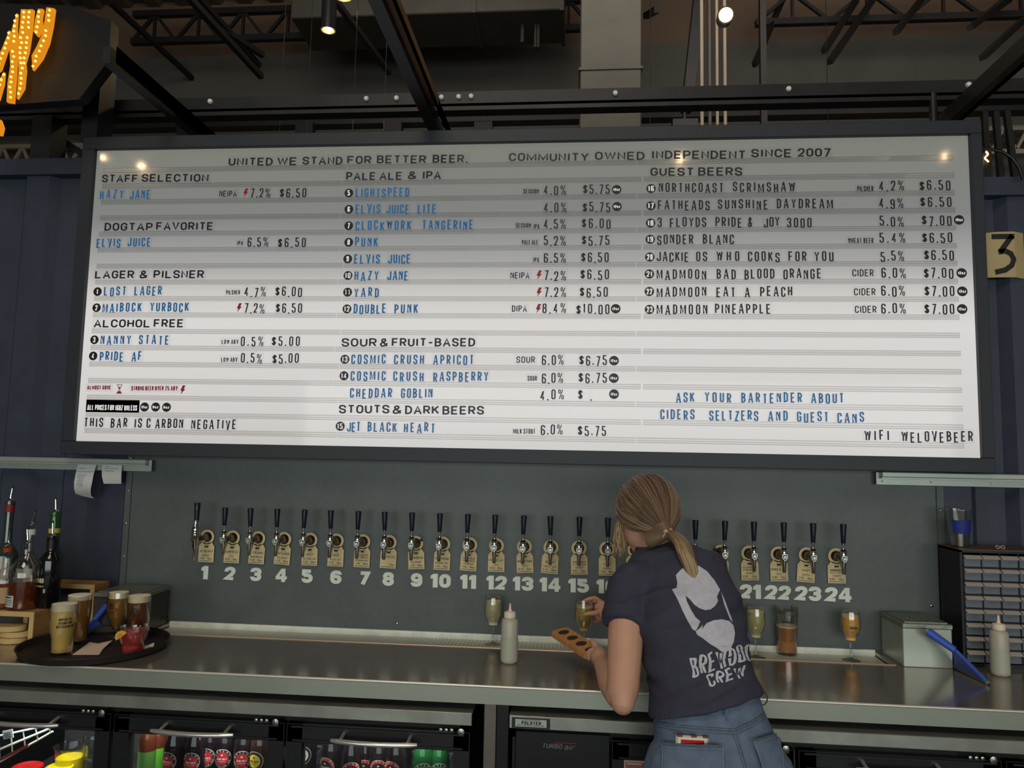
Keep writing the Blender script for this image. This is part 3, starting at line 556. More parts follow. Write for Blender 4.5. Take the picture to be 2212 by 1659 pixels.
DG = """7.2%,543.8,586.6,419.3 $6.50,607.5,664,419.3 6.5%,537.8,582.3,525 $6.50,603.5,663,525.7 4.7%,531,576.9,631.4 $6.00,598,655,631 7.2%,531,574.4,666.4 $6.50,598.8,655,666.7 0.5%,523.4,571.7,738.2 $5.00,590,650.4,738 0.5%,523.4,568.7,773.8 $5.00,591.8,648.2,774.4
4.0%,1175,1222.6,413 $5.75,1259.5,1317,411.3 4.0%,1175,1223.5,450.6 $5.75,1258.9,1318,448.5 4.5%,1175,1222,486 $6.00,1257,1318.8,484.4 5.2%,1175,1222,522 $5.75,1257,1316.4,520.7 6.5%,1175,1222,559 $6.50,1255.5,1314.8,557.6 7.2%,1176,1222.6,596 $6.50,1254,1315.4,594.2 7.2%,1176,1222.6,632.6 $6.50,1252.7,1312.7,632 8.4%,1172,1222.6,667.4 $10.00,1245,1316.4,668
6.0%,1170.6,1217.4,778.7 $6.75,1251.6,1310.8,778.9 6.0%,1170.6,1216.4,817 $6.75,1250,1310.8,817 4.0%,1167.4,1218,852.5 $,1249,1258.5,852.8 .,1275,1279,853 6.0%,1168.4,1215.2,928 $5.75,1248.4,1309.2,929
4.2%,1896,1949.4,403.2 $6.50,1983,2049.5,402 4.9%,1896,1948,441 $6.50,1984.8,2052,438.7 5.0%,1897,1948.6,479 $7.00,1988,2052,478.4 5.4%,1896.6,1952,515.7 $6.50,1989,2053.4,515.7 5.5%,1899,1949.4,555 $6.50,1993,2057,552.8 6.0%,1901,1953,591 $7.00,1992.5,2056,591 6.0%,1900.4,1951.3,629.4 $7.00,1993.7,2058,630.2 6.0%,1900.4,1953,667 $7.00,1993.7,2058,668.8"""
for w_ in DG.split(): s, a, c, y = w_.split(','); word(s, float(a), float(c), float(y), 'price_digit', BLACK, 20.5, 2.9)
ST = """NEIPA,476.8,514.5,420.4,13.5 IPA,515.8,528,526.7,9 PILSNER,491.7,521.5,633,9.5 LOW_ABV,482,518,739.5,9.5 LOW_ABV,480.9,516,778,9.5 SESSION,1131,1164,415.6,10 SESSION,1115,1147.3,489,10 IPA,1153.4,1165.7,491,10 PALE_ALE,1128,1162.7,525.3,10 IPA,1152.8,1165,562.8,10 NEIPA,1103.3,1144.2,596.6,13.5 DIPA,1106.4,1138.7,668,13.5 SOUR,1116,1156.3,778,13.5 SOUR,1140,1160.4,818,10.5 MILK_STOUT,1108.9,1156.6,932.2,10.5
PILSNER,1849,1884,409.8,11 WHEAT_BEER,1829,1884,521.5,11 CIDER,1838.4,1884.7,591.2,14.5 CIDER,1842,1888.5,632,14.5 CIDER,1844,1890.8,669.8,14.5"""
for w_ in ST.split(): s, a, c, y, h = w_.split(','); plate(s.replace('_', ' '), float(a), float(c), float(y), 'style_tag', BLACK, float(h), 1.7 if float(h) < 12 else 2.2, gap=.25)
plate('ALMOST GONE', 192.5, 244, 838, 'style_tag', RED, 9, 2.0); plate('STRONG BEER OVER 7% ABV', 287.5, 387, 840, 'style_tag', RED, 9.5, 2.0)
bolt = [(.55, 0), (.0, .45), (.42, .45), (.30, 1), (1, .38), (.62, .38), (.95, -.0)]
bolt = [(.05, -.02), (.42, .44), (.0, .44), (.48, 1), (1.0, 1), (.70, .60), (1.0, .60)]
m = MB(); 
for tri in ([(.0, .42), (.42, 1), (.98, 1), (.66, .62)], [(.0, .42), (.66, .62), (.98, .62), (.45, .40)], [(.34, .42), (.98, .62), (.06, -.02)]): m.add([(u*.021, 0, v*.036) for u, v in tri], [tuple(range(len(tri)))])
boltm = mesh_of(m, 'bolt_symbol', RED, 0)
for (x, y) in [(528.5, 418.8), (514.5, 666), (1159.3, 595.7), (1159.3, 632.6), (1157.8, 668), (393, 843)]:
    q = bp(x, y); put('bolt_symbol', boltm, board, (q[0], -.0125, q[2]-.018))
m = MB(); q = .012
m.add([(-q, 0, .018), (q, 0, .018), (q, 0, .0155), (-q, 0, .0155)], [(0, 1, 2, 3)]); m.add([(-q, 0, -.018), (q, 0, -.018), (q, 0, -.0155), (-q, 0, -.0155)], [(0, 1, 2, 3)])
m.add([(-.008, 0, .008), (.008, 0, .008), (0, 0, 0)], [(0, 1, 2)]); m.add([(-.009, 0, -.0155), (.009, 0, -.0155), (0, 0, -.005)], [(0, 1, 2)])
for sx in (-1, 1): m.add([(sx*.0098, 0, .0155), (sx*.0078, 0, .0155), (sx*.0, 0, -.0005), (sx*.002, 0, -.0005)], [(0, 1, 2, 3)]); m.add([(sx*.0098, 0, -.0155), (sx*.0078, 0, -.0155), (sx*.0, 0, .0005), (sx*.002, 0, .0005)], [(0, 1, 2, 3)])
q = bp(262, 841); obj('hourglass_symbol', m, RED, board, 0, loc=(q[0], -.0125, q[2]))
a = bp(189.8, 877.4); c = bp(304.6, 877.4); m = MB(); L = c[0]-a[0]; m.box((0, 0, -.0235), (L, -.001, .0255), 0); text(m, 'ALL PRICES FOR 16OZ UNLESS', .006, L-.008, -.005, .0215, .0042, 1, -.0022, gap=.16, tyf=.8)
obj('price_note', m, [BLACK, WHITEL], board, 0, loc=(a[0], -.010, a[2]))
def badge(s, x, y, r=9.6, name='number_badge'):
    q = bp(x, y); m = MB(); R_ = r*.00184; n = 28; m.add([(R_*math.cos(2*math.pi*i/n), -.002, R_*math.sin(2*math.pi*i/n)) for i in range(n)], [tuple(range(n))])
    hh = R_*1.25 if len(s) < 3 else R_*.62; ww = R_*(.58 if len(s) == 1 and s != '1' else .35 if len(s) == 1 else 1.22 if len(s) == 2 else 1.35)
    text(m, s, -ww/2, ww/2, 0, hh, R_*.25 if len(s) < 3 else R_*.19, 1, -.0032, gap=.3); obj(name, m, [BLACK, WHITEL], board, 0, loc=(q[0], -.0105, q[2]))
for s, x, y in [(1, 215, 631.4), (2, 212.9, 666), (3, 208.3, 735), (4, 205.6, 769.8), (5, 755.7, 419.3), (6, 755.7, 454.3), (7, 755.4, 489.7), (8, 755.4, 525.3), (9, 753.2, 561), (10, 753.8, 596.8), (11, 753, 632.6), (12, 751.7, 668.6), (13, 747.2, 777), (14, 745.3, 812.5), (15, 737, 921), (16, 1405.8, 409.8), (17, 1405.5, 446.8), (18, 1404.7, 484), (19, 1404, 519), (20, 1403, 557), (21, 1402, 593.6), (22, 1402, 631.2), (23, 1402.4, 669.8)]: badge(str(s), x, y)
for s, x, y in [('12oz', 316.2, 879.7), ('9oz', 340, 879.7), ('6oz', 363.4, 880.2), ('12oz', 1331.7, 412), ('12oz', 1332.4, 448.5), ('12oz', 1329.6, 668.3), ('12oz', 1326, 780), ('12oz', 1325.6, 817.5), ('12oz', 1326, 852), ('12oz', 2068, 477.2), ('12oz', 2073.4, 591.5), ('12oz', 2075, 631), ('12oz', 2074.6, 669)]: badge(s, x, y, 9.8, 'size_badge')
# ================================================================== TAPS
ZF = 1.256; TX0 = -1.3436; TS = .1046
def tap_meshes():
    d = {}
    m = MB(); m.lathe([(.0265, 0), (.0265, .004), (.024, .0065), (.0165, .0075), (.0165, .0045)], n=28, axis=(0, -1, 0)); d['flange'] = mesh_of(m, 'flange', M['blackrub'])
    m = MB(); m.lathe([(.0165, .002), (.0165, .011), (.0135, .014), (.0105, .022), (.0100, .052), (.012, .056), (.012, .066), (.009, .082)], n=22, axis=(0, -1, 0)); d['shank'] = mesh_of(m, 'shank', M['chromebrown'])
    m = MB(); m.lathe([(.0058, -.055), (.0066, -.053), (.0078, -.020), (.0095, -.002), (.0115, .008), (.0115, .014), (.0095, .019), (.0105, .022), (.0130, .0235), (.0130, .0265), (.0105, .0285), (.0075, .033)], (0, -.085, 0), 22)
    m.lathe([(.011, 0), (.0085, .03), (.005, .055)], (0, -.064, .006), 12, (0, -.38, -1)); d['faucet_body'] = mesh_of(m, 'faucet_body', M['chrome'], 50)
    m = MB(); m.ball((0, -.085, .0345), .0062, 12); m.lathe([(.0032, 0), (.0032, .008), (.0068, .010), (.0068, .019)], (0, -.086, .039), 14); d['lever_collar'] = mesh_of(m, 'lever_collar', M['chrome'])
    sh = [(-.0085, .0095), (0, .0115), (.0085, .0095), (.0098, .003), (.0085, -.004), (.0045, -.010), (0, -.0135), (-.0045, -.010), (-.0085, -.004), (-.0098, .003)]
    m = MB(); m.prism([(u, v) for u, v in sh], lambda u, v, d_: (u, -.0965-d_, v+.001), 0, .003, 0)
    m.prism([(u*.74, v*.74) for u, v in sh], lambda u, v, d_: (u, -.0995-d_, v+.001), 0, .0008, 1)
    m.lathe([(.0052, 0), (.0052, .0018), (.0036, .0018), (.0036, .0008), (.001, .0008)], (0, -.100, .001), 14, (0, -1, 0), 0); d['shield_badge'] = mesh_of(m, 'shield_badge', [mat('badge_silver', (190, 194, 186), .35, metal=.6), M['duct']])
    m = MB(); m.lathe([(.0068, 0), (.0078, .002), (.0092, .030), (.0112, .064), (.0112, .0675), (.009, .069), (.001, .069)], (0, -.0865, .054), 22); d['handle'] = mesh_of(m, 'handle', M['handleblack'], 40)
    return d
TM = tap_meshes()
def flat_numeral(s, cx, zc, label, H=.0515, w=.045, hid=False):
    m = MB(); t = .0165
    n = len(s); ws = [.030 if c == '1' else w for c in s]; gap = .0035; tot = sum(ws)+gap*(n-1); x = -tot/2
    for c, w1 in zip(s, ws):
        if c == '1':
            m.prism([(x+.009, -H/2), (x+.028, -H/2), (x+.028, H/2), (x+.011, H/2), (x, H/2-.0075), (x, H/2-.0185), (x+.009, H/2-.0185)], lambda u, v, d: (u, -d, v), 0, .0035)
        elif c == '4':
            for j, pg in enumerate(([(0, .40), (.30, .40), (.80, 1), (.50, 1)], [(.52, 0), (.86, 0), (.86, 1), (.52, 1)], [(0, .19), (1, .19), (1, .43), (0, .43)])): m.prism([(x+u*w1, -H/2+v*H) for u, v in pg], lambda u, v, d: (u, -d, v), 0, .0035+j*4e-5)
        else: glyph(m, c, w1, H, t, .0135, .016, x, -H/2, 0, 0, .0035)
        x += w1+gap
    return tag(obj('wall_numeral', m, M['numwhite'], None, 25, loc=(cx, -.0005, zc)), label, 'number', 'tap numbers on the wall')
tags = [("JET BLACK <", "STOUT", "4.5%", "16oz"), ("NANNY STATE", "N/A", "0.5%", "16oz"), ("ELVIS JUICE", "GRAPEFRUIT IPA", "6.5%", "16oz"), ("LOST LAGER", "PILSNER", "4.7%", "16oz"), ("HAZY", "OAT PALE ALE", "5.5%", "16oz"), ("PUNK", "PALE ALE", "5.2%", "16oz"),
        ("SUNSHINE DAYDREAM", "SESSION IPA", "4.9%", "16oz"), ("ELVIS LITE", "", "", "12oz"), ("SCRIMSHAW", "PILSNER", "4.2%", "16oz"), ("CLOCKWORK", "SESSION IPA", "4.5%", "16oz"), ("MAIBOCK YURBOCK", "MAIBOCK", "7.2%", "16oz"), ("PRIDE AF", "N/A", "0.5%", "16oz"),
        ("DOUBLE PUNK", "DIPA", "8.4%", "12oz"), ("BLANC", "WHEAT ALE", "5.4%", "16oz"), ("MADMOON EAT A PEACH", "CIDER", "6.0%", "12oz"), ("YARD", "NEIPA", "7.2%", "16oz"), ("HAZY JANE", "NEIPA", "7.2%", "16oz"), ("COSMIC", "SOUR", "6.0%", "12oz"), ("JACKIE OS", "PORTER", "5.5%", "16oz"),
        ("LIGHTSPEED", "HAZY IPA", "4.0%", "16oz"), ("MADMOON PINEAPPLE", "CIDER", "6.0%", "12oz"), ("PRIDE & JOY", "IPA", "5.0%", "12oz"), ("HAZY", "NEIPA", "7.2%", "16oz"), ("MADMOON BLOOD OR", "CIDER", "6.0%", "12oz")]
nump = {1: 443, 2: 497, 3: 553, 4: 608, 5: 664, 6: 726, 7: 787, 8: 839, 9: 900, 10: 952, 11: 1012, 12: 1073, 13: 1130, 14: 1188, 15: 1250, 16: 1311, 20: 1559, 21: 1621, 22: 1680, 23: 1745, 24: 1810}
rng = random.Random(3)
WORDS = 'zero one two three four five six seven eight nine ten eleven twelve thirteen fourteen fifteen sixteen seventeen eighteen nineteen twenty twenty-one twenty-two twenty-three twenty-four'.split()
for n in range(1, 25):
    x = TX0+TS*(n-1)+rng.uniform(-.002, .002)
    if n == 1:
        t = thing('stout_tap', 'taller chrome stout tap with long thin spout above the wall number one', 'beer tap', (x, 0, ZF), 0, 'beer taps on the wall')
        put('flange', TM['flange'], t); put('shank', TM['shank'], t)
        m = MB(); m.lathe([(.0042, -.083), (.0048, -.083), (.0052, -.050), (.0062, -.048), (.0062, -.038), (.0100, -.034), (.0100, -.014), (.0135, -.010), (.0145, .010), (.0145, .018), (.0125, .022), (.0135, .026), (.0135, .036), (.008, .056), (.008, .062), (.011, .064), (.011, .068)], (-.006, -.093, .004), 24); obj('faucet_body', m, M['chrome'], t, 45)
        m = MB(); m.box((-.013, -.112, .002), (.002, -.106, .018), bev=.001); m.ball((-.006, -.108, .045), .006, 10); obj('shield_badge', m, M['duct'], t)
        m = MB(); m.lathe([(.0085, 0), (.0105, .040), (.0115, .066), (.010, .069), (.001, .069)], (-.004, -.093, .070), 22); obj('handle', m, M['handleblack'], t, 40)
    else:
        t = thing('beer_tap', 'chrome beer tap with black handle above the wall number %s' % WORDS[n], 'beer tap', (x, 0, ZF), 0, 'beer taps on the wall'); a = rng.uniform(-.045, .045)
        for k in ('flange', 'shank', 'faucet_body', 'lever_collar', 'shield_badge', 'handle'):
            o = put(k, TM[k], t)
            if k == 'handle': o.rotation_euler = (0, a*.8, 0); o.location = (-math.sin(a*.8)*.054, 0, 0)
    # paper tag hanging from the shank
    ra, rb = .0285, .0195; w2 = .0315; z0, z1, z2 = -.098, -.036, -.020; tl = rng.uniform(-.06, .06)
    m = MB(); fn = lambda u, v, d: (u, -.008-d, v); N_ = 26
    ang = [2*math.pi*i/N_ for i in range(N_)]
    for i in range(N_):
        a0, a1 = ang[i], ang[(i+1) % N_]
        if n in (9, 20) and i in ((1, 2) if n == 9 else (10, 11, 12)): continue
        m.prism([(ra*math.cos(a0), ra*math.sin(a0)), (ra*math.cos(a1), ra*math.sin(a1)), (rb*math.cos(a1), rb*math.sin(a1)), (rb*math.cos(a0), rb*math.sin(a0))], fn, 0, .0012)
    m.prism([(-w2, z0), (w2, z0), (w2, z1), (.019, z2+.001), (.0, z2-.006), (-.019, z2+.001), (-w2, z1)], fn, 0, .0012, 0)
    card = tag(obj('tap_tag', m, M['kraft'], None, 0, loc=(x, 0, ZF), rot=(0, tl, 0)), 'tan keyhole shaped card with handwriting on the tap above number %s' % WORDS[n], 'tag', 'handwritten cards on the taps')
    m = MB(); fn2 = lambda u, v, d: (u, -.0098-d, v)
    m.add([fn2(u, v, 0) for u, v in ((-.028, z0+.0045), (.028, z0+.0045), (.028, z0+.0062), (-.028, z0+.0062))], [(0, 1, 2, 3)])
    m.add([fn2(u, v, 0) for u, v in ((-.009, -.034), (-.006, -.038), (0, -.0405), (.006, -.038), (.010, -.030), (.005, -.034), (0, -.0358), (-.004, -.034))], [tuple(range(8))])
    m.add([fn2(u, v, 0) for u, v in ((-.006, -.038), (-.008, -.043), (-.003, -.0405), (.003, -.0405), (.007, -.0425), (.006, -.038))], [tuple(range(6))])
    T_ = tags[n-1]; ws = T_[0].split()
    if len(T_[0]) > 11 and len(ws) > 1:
        k = (len(ws)+1)//2; text(m, ' '.join(ws[:k]), -.024, .024, -.051, .0065, .0013, fn=fn2); text(m, ' '.join(ws[k:]), -.024, .024, -.060, .0065, .0013, fn=fn2)
    else: hw = min(.027, .0035*len(T_[0])); text(m, T_[0], -hw, hw, -.055, .0085, .0013, fn=fn2)
    if T_[1]: hw = min(.025, .0028*len(T_[1])); text(m, T_[1], -hw, hw, -.0715, .0065, .0012, fn=fn2)
    if T_[2]: text(m, T_[2], -.025, -.007, -.0835, .0075, .0013, fn=fn2)
    text(m, T_[3], .005, .025, -.0835, .0075, .0013, fn=fn2); obj('handwriting', m, M['ink'], card, 0)
    nx = at(nump[n], 1245+1.9*n, Y=0)[0] if n in nump else -1.3486+.105*(n-1)
    zc = 1.256-.1405
    flat_numeral(str(n), nx, 1.1165, 'white numeral reading %s on the dark wall under its tap' % WORDS[n])
# ================================================================== COUNTER
YF = -.62
b = MB(); b.box((-3.2, YF, CZ-.012), (3.2, -.188, CZ), bev=.0025); b.box((-3.2, -.188, CZ-.012), (-1.478, -.003, CZ)); b.box((1.189, -.188, CZ-.012), (3.2, -.003, CZ))
ct = thing('counter', 'long stainless steel back bar counter under the taps', 'counter', (0, -.3, 0))
def sub(nm, b, mt, par, off=(0, 0, 0), sm=0):
    off = np.array(off, float); b.v = [tuple(np.array(p)-off) for p in b.v]; return obj(nm, b, mt, par, sm)
sub('counter_top', b, M['counter'], ct, (0, -.3, 0))
b = MB(); b.box((-3.2, YF-.001, CZ-.052), (3.2, YF+.012, CZ-.006)); sub('front_apron', b, mat('apron_steel', (158, 163, 150), .42, metal=.7, noise=.05, nscale=3), ct, (0, -.3, 0))
b = MB(); b.tube([(-3.2, YF+.002, CZ-.0022), (3.2, YF+.002, CZ-.0022)], .0042, 8); sub('front_bead', b, mat('bead_steel', (226, 220, 204), .3, metal=.5), ct, (0, -.3, 0), 60)
gm = mat('drip_grille', (150, 158, 146), .45, metal=.25); N, L = nt(gm); bs = N['Principled BSDF']; tc = N.new('ShaderNodeTexCoord'); vo = N.new('ShaderNodeTexVoronoi'); vo.inputs['Scale'].default_value = 70; vo.inputs['Randomness'].default_value = .0
L.new(tc.outputs['Object'], vo.inputs['Vector']); rp = N.new('ShaderNodeValToRGB'); rp.color_ramp.elements[0].position = .30; rp.color_ramp.elements[0].color = (.05, .05, .05, 1); rp.color_ramp.elements[1].position = .36; rp.color_ramp.elements[1].color = lin((206, 212, 198))+(1,)
L.new(vo.outputs['Distance'], rp.inputs[0]); L.new(rp.outputs[0], bs.inputs['Base Color'])
b = MB(); b.box((-1.478, -.188, CZ-.022), (1.189, -.012, CZ-.016)); sub('drip_tray', b, gm, ct, (0, -.3, 0))
b = MB(); b.box((-1.478, -.012, CZ-.022), (1.189, -.002, CZ+.006)); sub('tray_upstand', b, mat('upstand', (236, 240, 228), .5, metal=.05, noise=.12, nscale=20), ct, (0, -.3, 0))
b = MB(); b.tube([(-1.478, -.190, CZ+.001), (1.189, -.190, CZ+.001)], .0022, 6); sub('tray_lip', b, mat('lip_bright', (236, 208, 184), .35, metal=.5), ct, (0, -.3, 0), 60)
xp = at(1058, 1590, Y=-.6)[0]
b = MB(); b.box((xp-.019, -.60, .0), (xp+.019, -.562, CZ-.05), bev=.002); sub('counter_leg', b, mat('leg_steel', (120, 112, 104), .4, metal=.8), ct, (0, -.3, 0))
for i, (y0, y1, zz) in enumerate([(-.60, -.02, .30)]):
    b = MB(); b.box((xp+.022, -.615, 0), (xp+.056, -.02, CZ-.055)); tag(obj('black_side_panel', b, M['fridge'], None, 0), 'narrow black filler panel between the two coolers', 'panel')
# ================================================================== COOLERS
GT = at(700, 1606, Y=-.63)[2]
def cooler(x0, x1, doors, label, grille=None):
    t = thing('back_bar_cooler', label, 'cooler', ((x0+x1)/2, -.35, 0)); o = np.array(t.location); ZT = .846
    b = MB(); b.box((x0-.008, -.64, ZT-.036), (x1+.008, -.63, ZT), bev=.0015); b.box((x0-.008, -.63, ZT-.005), (x1+.008, -.04, ZT)); sub('worktop', b, mat('cooler_top_steel', (178, 180, 170), .26, metal=.72, noise=.12, nscale=7, rvar=.08, bump=.5, bscale=7), t, o)
    b = MB(); b.box((x0, -.09, .06), (x1, -.05, ZT-.037)); b.box((x0, -.61, .06), (x0+.03, -.05, ZT-.037)); b.box((x1-.03, -.61, .06), (x1, -.05, ZT-.037)); b.box((x0, -.6, .06), (x1, -.05, .12)); b.box((x0, -.61, ZT-.07), (x1, -.05, ZT-.037)); b.box((x0+.02, -.5, 0), (x1-.02, -.1, .06)); sub('cabinet', b, M['fridge'], t, o)
    b = MB(); b.box((x0+.03, -.1, .12), (x1-.03, -.091, ZT-.07)); b.box((x0+.03, -.58, .45), (x1-.03, -.1, .458)); sub('liner', b, M['interior'], t, o)
    for (a, c) in doors:
        d = None; fw = .048; zt = ZT-.045; zb_ = .13
        b = MB(); b.box((a, -.635, GT), (c, -.60, zt-.012), bev=.002); b.box((a, -.635, zb_), (c, -.60, zb_+.06)); b.box((a, -.635, zb_), (a+fw, -.60, zt-.012)); b.box((c-fw, -.635, zb_), (c, -.60, zt-.012))
        b.box((a+.015, -.642, zt-.021), (c-.015, -.634, zt-.016)); b.box((a+.02, -.640, GT+.006), (c-.02, -.634, GT+.011))
        d = sub('cooler_door', b, M['blackplastic'], t, o)
        b = MB(); b.box((a+fw, -.622, zb_+.06), (c-fw, -.618, GT)); sub('glass_pane', b, M['pane'], d, o)
        mx = (a+c)/2; L_ = .128; zh = GT+.026
        b = MB(); pts = [(mx+L_*u, -.672-.012*(1-u*u), zh-.001*(1-u*u)) for u in np.linspace(-1, 1, 13)]; b.tube(pts, [.0055]+[.0080]*11+[.0055], 12, sy=.9)
        for s in (-.78, .78): b.cyl((mx+L_*s, -.632, zh+.010), (mx+L_*s, -.672, zh+.002), .0055, n=10)
        sub('door_handle', b, M['handlechrome'], d, o, 60)
        b = MB(); 
        for k in range(3): b.lathe([(.0055, 0), (.0055, .003), (.003, .004)], (c-.085+.016*k, -.642, zt-.005), 12, (0, -1, 0)); 
        b.lathe([(.010, 0), (.010, .003), (.001, .005)], (c-.025, -.642, zt-.008), 14, (0, -1, 0)); sub('hinge_screws', b, M['stainless'], t, o, 40)
    if grille:
        a, c = grille; b = MB(); b.box((a, -.63, .13), (c, -.60, ZT-.045), bev=.002); sub('machine_cover', b, M['fridge'], t, o)
        q = at(1215, 1612, Y=-.631); b = MB(); q1 = at(1250, 1612, Y=-.631)
        shr = lambda u, v, d_: (u+v*.25, -.6315-d_, v+q[2]); xa = at(1172, 1612, Y=-.631)[0]; xb = at(1243, 1612, Y=-.631)[0]
        text(b, 'TURBO', xa, xa+(xb-xa)*.60, -.001, .013, .0022, fn=shr, y=.0); text(b, 'air', xa+(xb-xa)*.68, xb, -.001, .016, .0022, fn=shr)
        sub('maker_logo', b, mat('logo_grey', (116, 118, 120), .4, metal=.3), t, o)
        b = MB(); b.box((xa+.035, -.6325, q[2]+.009), (xb+.003, -.631, q[2]+.0105)); sub('logo_stripe', b, RED, t, o)
    return t
DX = [at(x, 1600, Y=-.63)[0] for x in (242, 617, 1015)]
c1x0, c1x1 = DX[0]-.55, at(1019, 1560, Y=-.64)[0]-.008
cooler(c1x0, c1x1, [(c1x0+.005, DX[0]-.006), (DX[0]+.006, DX[1]-.004), (DX[1]+.004, DX[2])], 'black three door glass front cooler under the left counter')
c2x0 = at(1100, 1560, Y=-.64)[0]+.008; e1 = at(1322, 1600, Y=-.63)[0]; e2 = at(1724, 1630, Y=-.63)[0]; e3 = at(2166, 1640, Y=-.63)[0]; 
cooler(c2x0, e3+.55, [(e1, e2-.012), (e2, e3-.006), (e3+.006, e3+.54)], 'black cooler with machine cover behind the bartender, under the right counter', (c2x0+.01, e1-.006))
# sticker on cooler 2 worktop edge
q0 = at(1104, 1573, Y=-.6425); q1 = at(1188, 1573, Y=-.6425)
b = MB(); zc = .827; b.box((q0[0]+.002, -.6425, zc-.0145), (q1[0], -.6418, zc+.0145), 0); b.box((q0[0]+.012, -.6429, zc-.010), (q1[0]-.010, -.6424, zc+.011), 2)
fs_ = lambda u, v, d_: (u, -.6432-d_, v)
text(b, 'POLSTER', q0[0]+.03, q1[0]-.026, zc+.001, .009, .0026, 1, fn=fs_); text(b, 'COMPLETE FOOD', q0[0]+.03, q1[0]-.03, zc+.0085, .0028, .0007, 1, fn=fs_); text(b, 'SERVICE EQUIPMENT AND SUPPLIES', q0[0]+.018, q1[0]-.018, zc-.0055, .003, .0007, 1, fn=fs_)
tag(obj('maker_sticker', b, [M['steel_dark'], M['ink'], M['whitesteel']], None, 0), 'silver and black supplier sticker on the right cooler edge', 'sticker')
# cooler lamps
for x in ((DX[0]+DX[1])/2, (DX[1]+DX[2])/2, DX[0]-.25):
    area('cooler_led', (x, -.57, .765), (x, -.40, .5), .38, .02, 1.7, (1, .97, .95))
# bottles in cooler
def soda_mesh(kind):
    body, lab, ring = kind; m = MB(); m.lathe([(.028, 0), (.031, .004), (.031, .118), (.029, .135), (.019, .165), (.0135, .19), (.0125, .222), (.0145, .224), (.0145, .23)], n=22, m=0); m.lathe([(.0155, .226), (.0155, .238), (.013, .241)], n=18, m=1)
    return mesh_of(m, 'bottle_body', [body, M['steel_dark']])
COLA = mat('cola_glass', (22, 13, 17), .06, coat=.5); GREENB = mat('green_soda_glass', (18, 74, 32), .06, coat=.5); ROOT = mat('root_glass', (40, 24, 18), .06, coat=.5)
LR = mat('label_red', (186, 38, 48), .5); LY = mat('label_yellow', (222, 190, 62), .5); LG = mat('label_green', (44, 120, 60), .5); LCREAM = mat('label_cream', (226, 222, 206), .5); RIM = mat('label_rim', (214, 206, 190), .5)
def label_mesh(inner, ringc, txt1, txt2, textc, ringtext):
    m = MB(); R_ = .0305; zc = 0
    def cyl_fn(u, v, d): a = u/R_; return ((R_+.0008+d)*math.sin(a), -(R_+.0008+d)*math.cos(a), v)
    def disc(r, d, mi, r2=0):
        n = 26; k = 4
        for j in range(k):
            ra, rb = r2+(r-r2)*j/k, r2+(r-r2)*(j+1)/k
            for i in range(n):
                a0, a1 = 2*math.pi*i/n, 2*math.pi*(i+1)/n
                m.add([cyl_fn(rr*math.cos(a), rr*math.sin(a), d) for rr, a in ((ra, a0), (rb, a0), (rb, a1), (ra, a1))], [(0, 1, 2, 3)], mi)
    disc(.0285, 0, 3); disc(.0272, .0003, 1); disc(.0195, .0006, 0)
    for i, ch in enumerate('BOYLAN'):
        a = math.radians(158-i*27); ca, sa = math.cos(a), math.sin(a)
        glyph(m, ch, .0042, .0052, .0011, .001, .002, 0, 0, 0, 2, 0, lambda u, v, d, ca=ca, sa=sa: cyl_fn((.0208+v)*ca+(u-.0021)*sa, (.0208+v)*sa-(u-.0021)*ca, .0011))
    for i, ch in enumerate('BOTTLING CO'):
        a = math.radians(200+i*14); ca, sa = math.cos(a), math.sin(a)
        if ch != ' ': glyph(m, ch, .0032, .0042, .0008, .0008, .0016, 0, 0, 0, 2, 0, lambda u, v, d, ca=ca, sa=sa: cyl_fn((.0252-v)*ca-(u-.0016)*sa, (.0252-v)*sa+(u-.0016)*ca, .0011))
    text(m, txt1, -.0145, .0145, -.001, .0062, .0013, 2, .0011, fn=cyl_fn)
    text(m, 'CANE SUGAR SODA', -.011, .011, -.0085, .0022, .0005, 2, .0011, fn=cyl_fn)
    for i in range(8): a = i*math.pi/4; m.add([cyl_fn(.003*math.cos(a), .0105+.003*math.sin(a), .001), cyl_fn(.003*math.cos(a+.785), .0105+.003*math.sin(a+.785), .001), cyl_fn(0, .0105, .001)], [(0, 1, 2)], 2)
    return mesh_of(m, 'round_label', [inner, ringc, textc, RIM], 0)
BM = {'cola': (soda_mesh((COLA, 0, 0)), label_mesh(LR, M['ink'], 'CANE COLA', '', LCREAM, 0)), 'black': (soda_mesh((COLA, 0, 0)), label_mesh(M['ink'], LR, 'BLACK CHERRY', '', LCREAM, 0)), 'root': (soda_mesh((ROOT, 0, 0)), label_mesh(LY, M['ink'], 'ROOT BEER', '', M['ink'], 0)), 'green': (soda_mesh((GREENB, 0, 0)), label_mesh(LG, M['ink'], 'GINGER ALE', '', LCREAM, 0)), 'cream': (soda_mesh((COLA, 0, 0)), label_mesh(LCREAM, M['ink'], 'CREME', '', M['ink'], 0))}
def soda(px, py, Y, kind, label, rz=0):
    q = at(px, py, Y=Y-.031); lz = .085; z0 = q[2]-lz
    t = thing('soda_bottle', label, 'bottle', (q[0], Y, z0), rz, 'soda bottles in the glass door coolers'); put('bottle_body', BM[kind][0], t); put('round_label', BM[kind][1], t, (0, 0, lz))
    return z0
kn = {'cola': 'dark cola bottle with round red label', 'root': 'dark root beer bottle with round yellow label', 'black': 'dark soda bottle with black label in a red ring', 'green': 'green ginger ale bottle with green label', 'cream': 'dark soda bottle with cream label'}
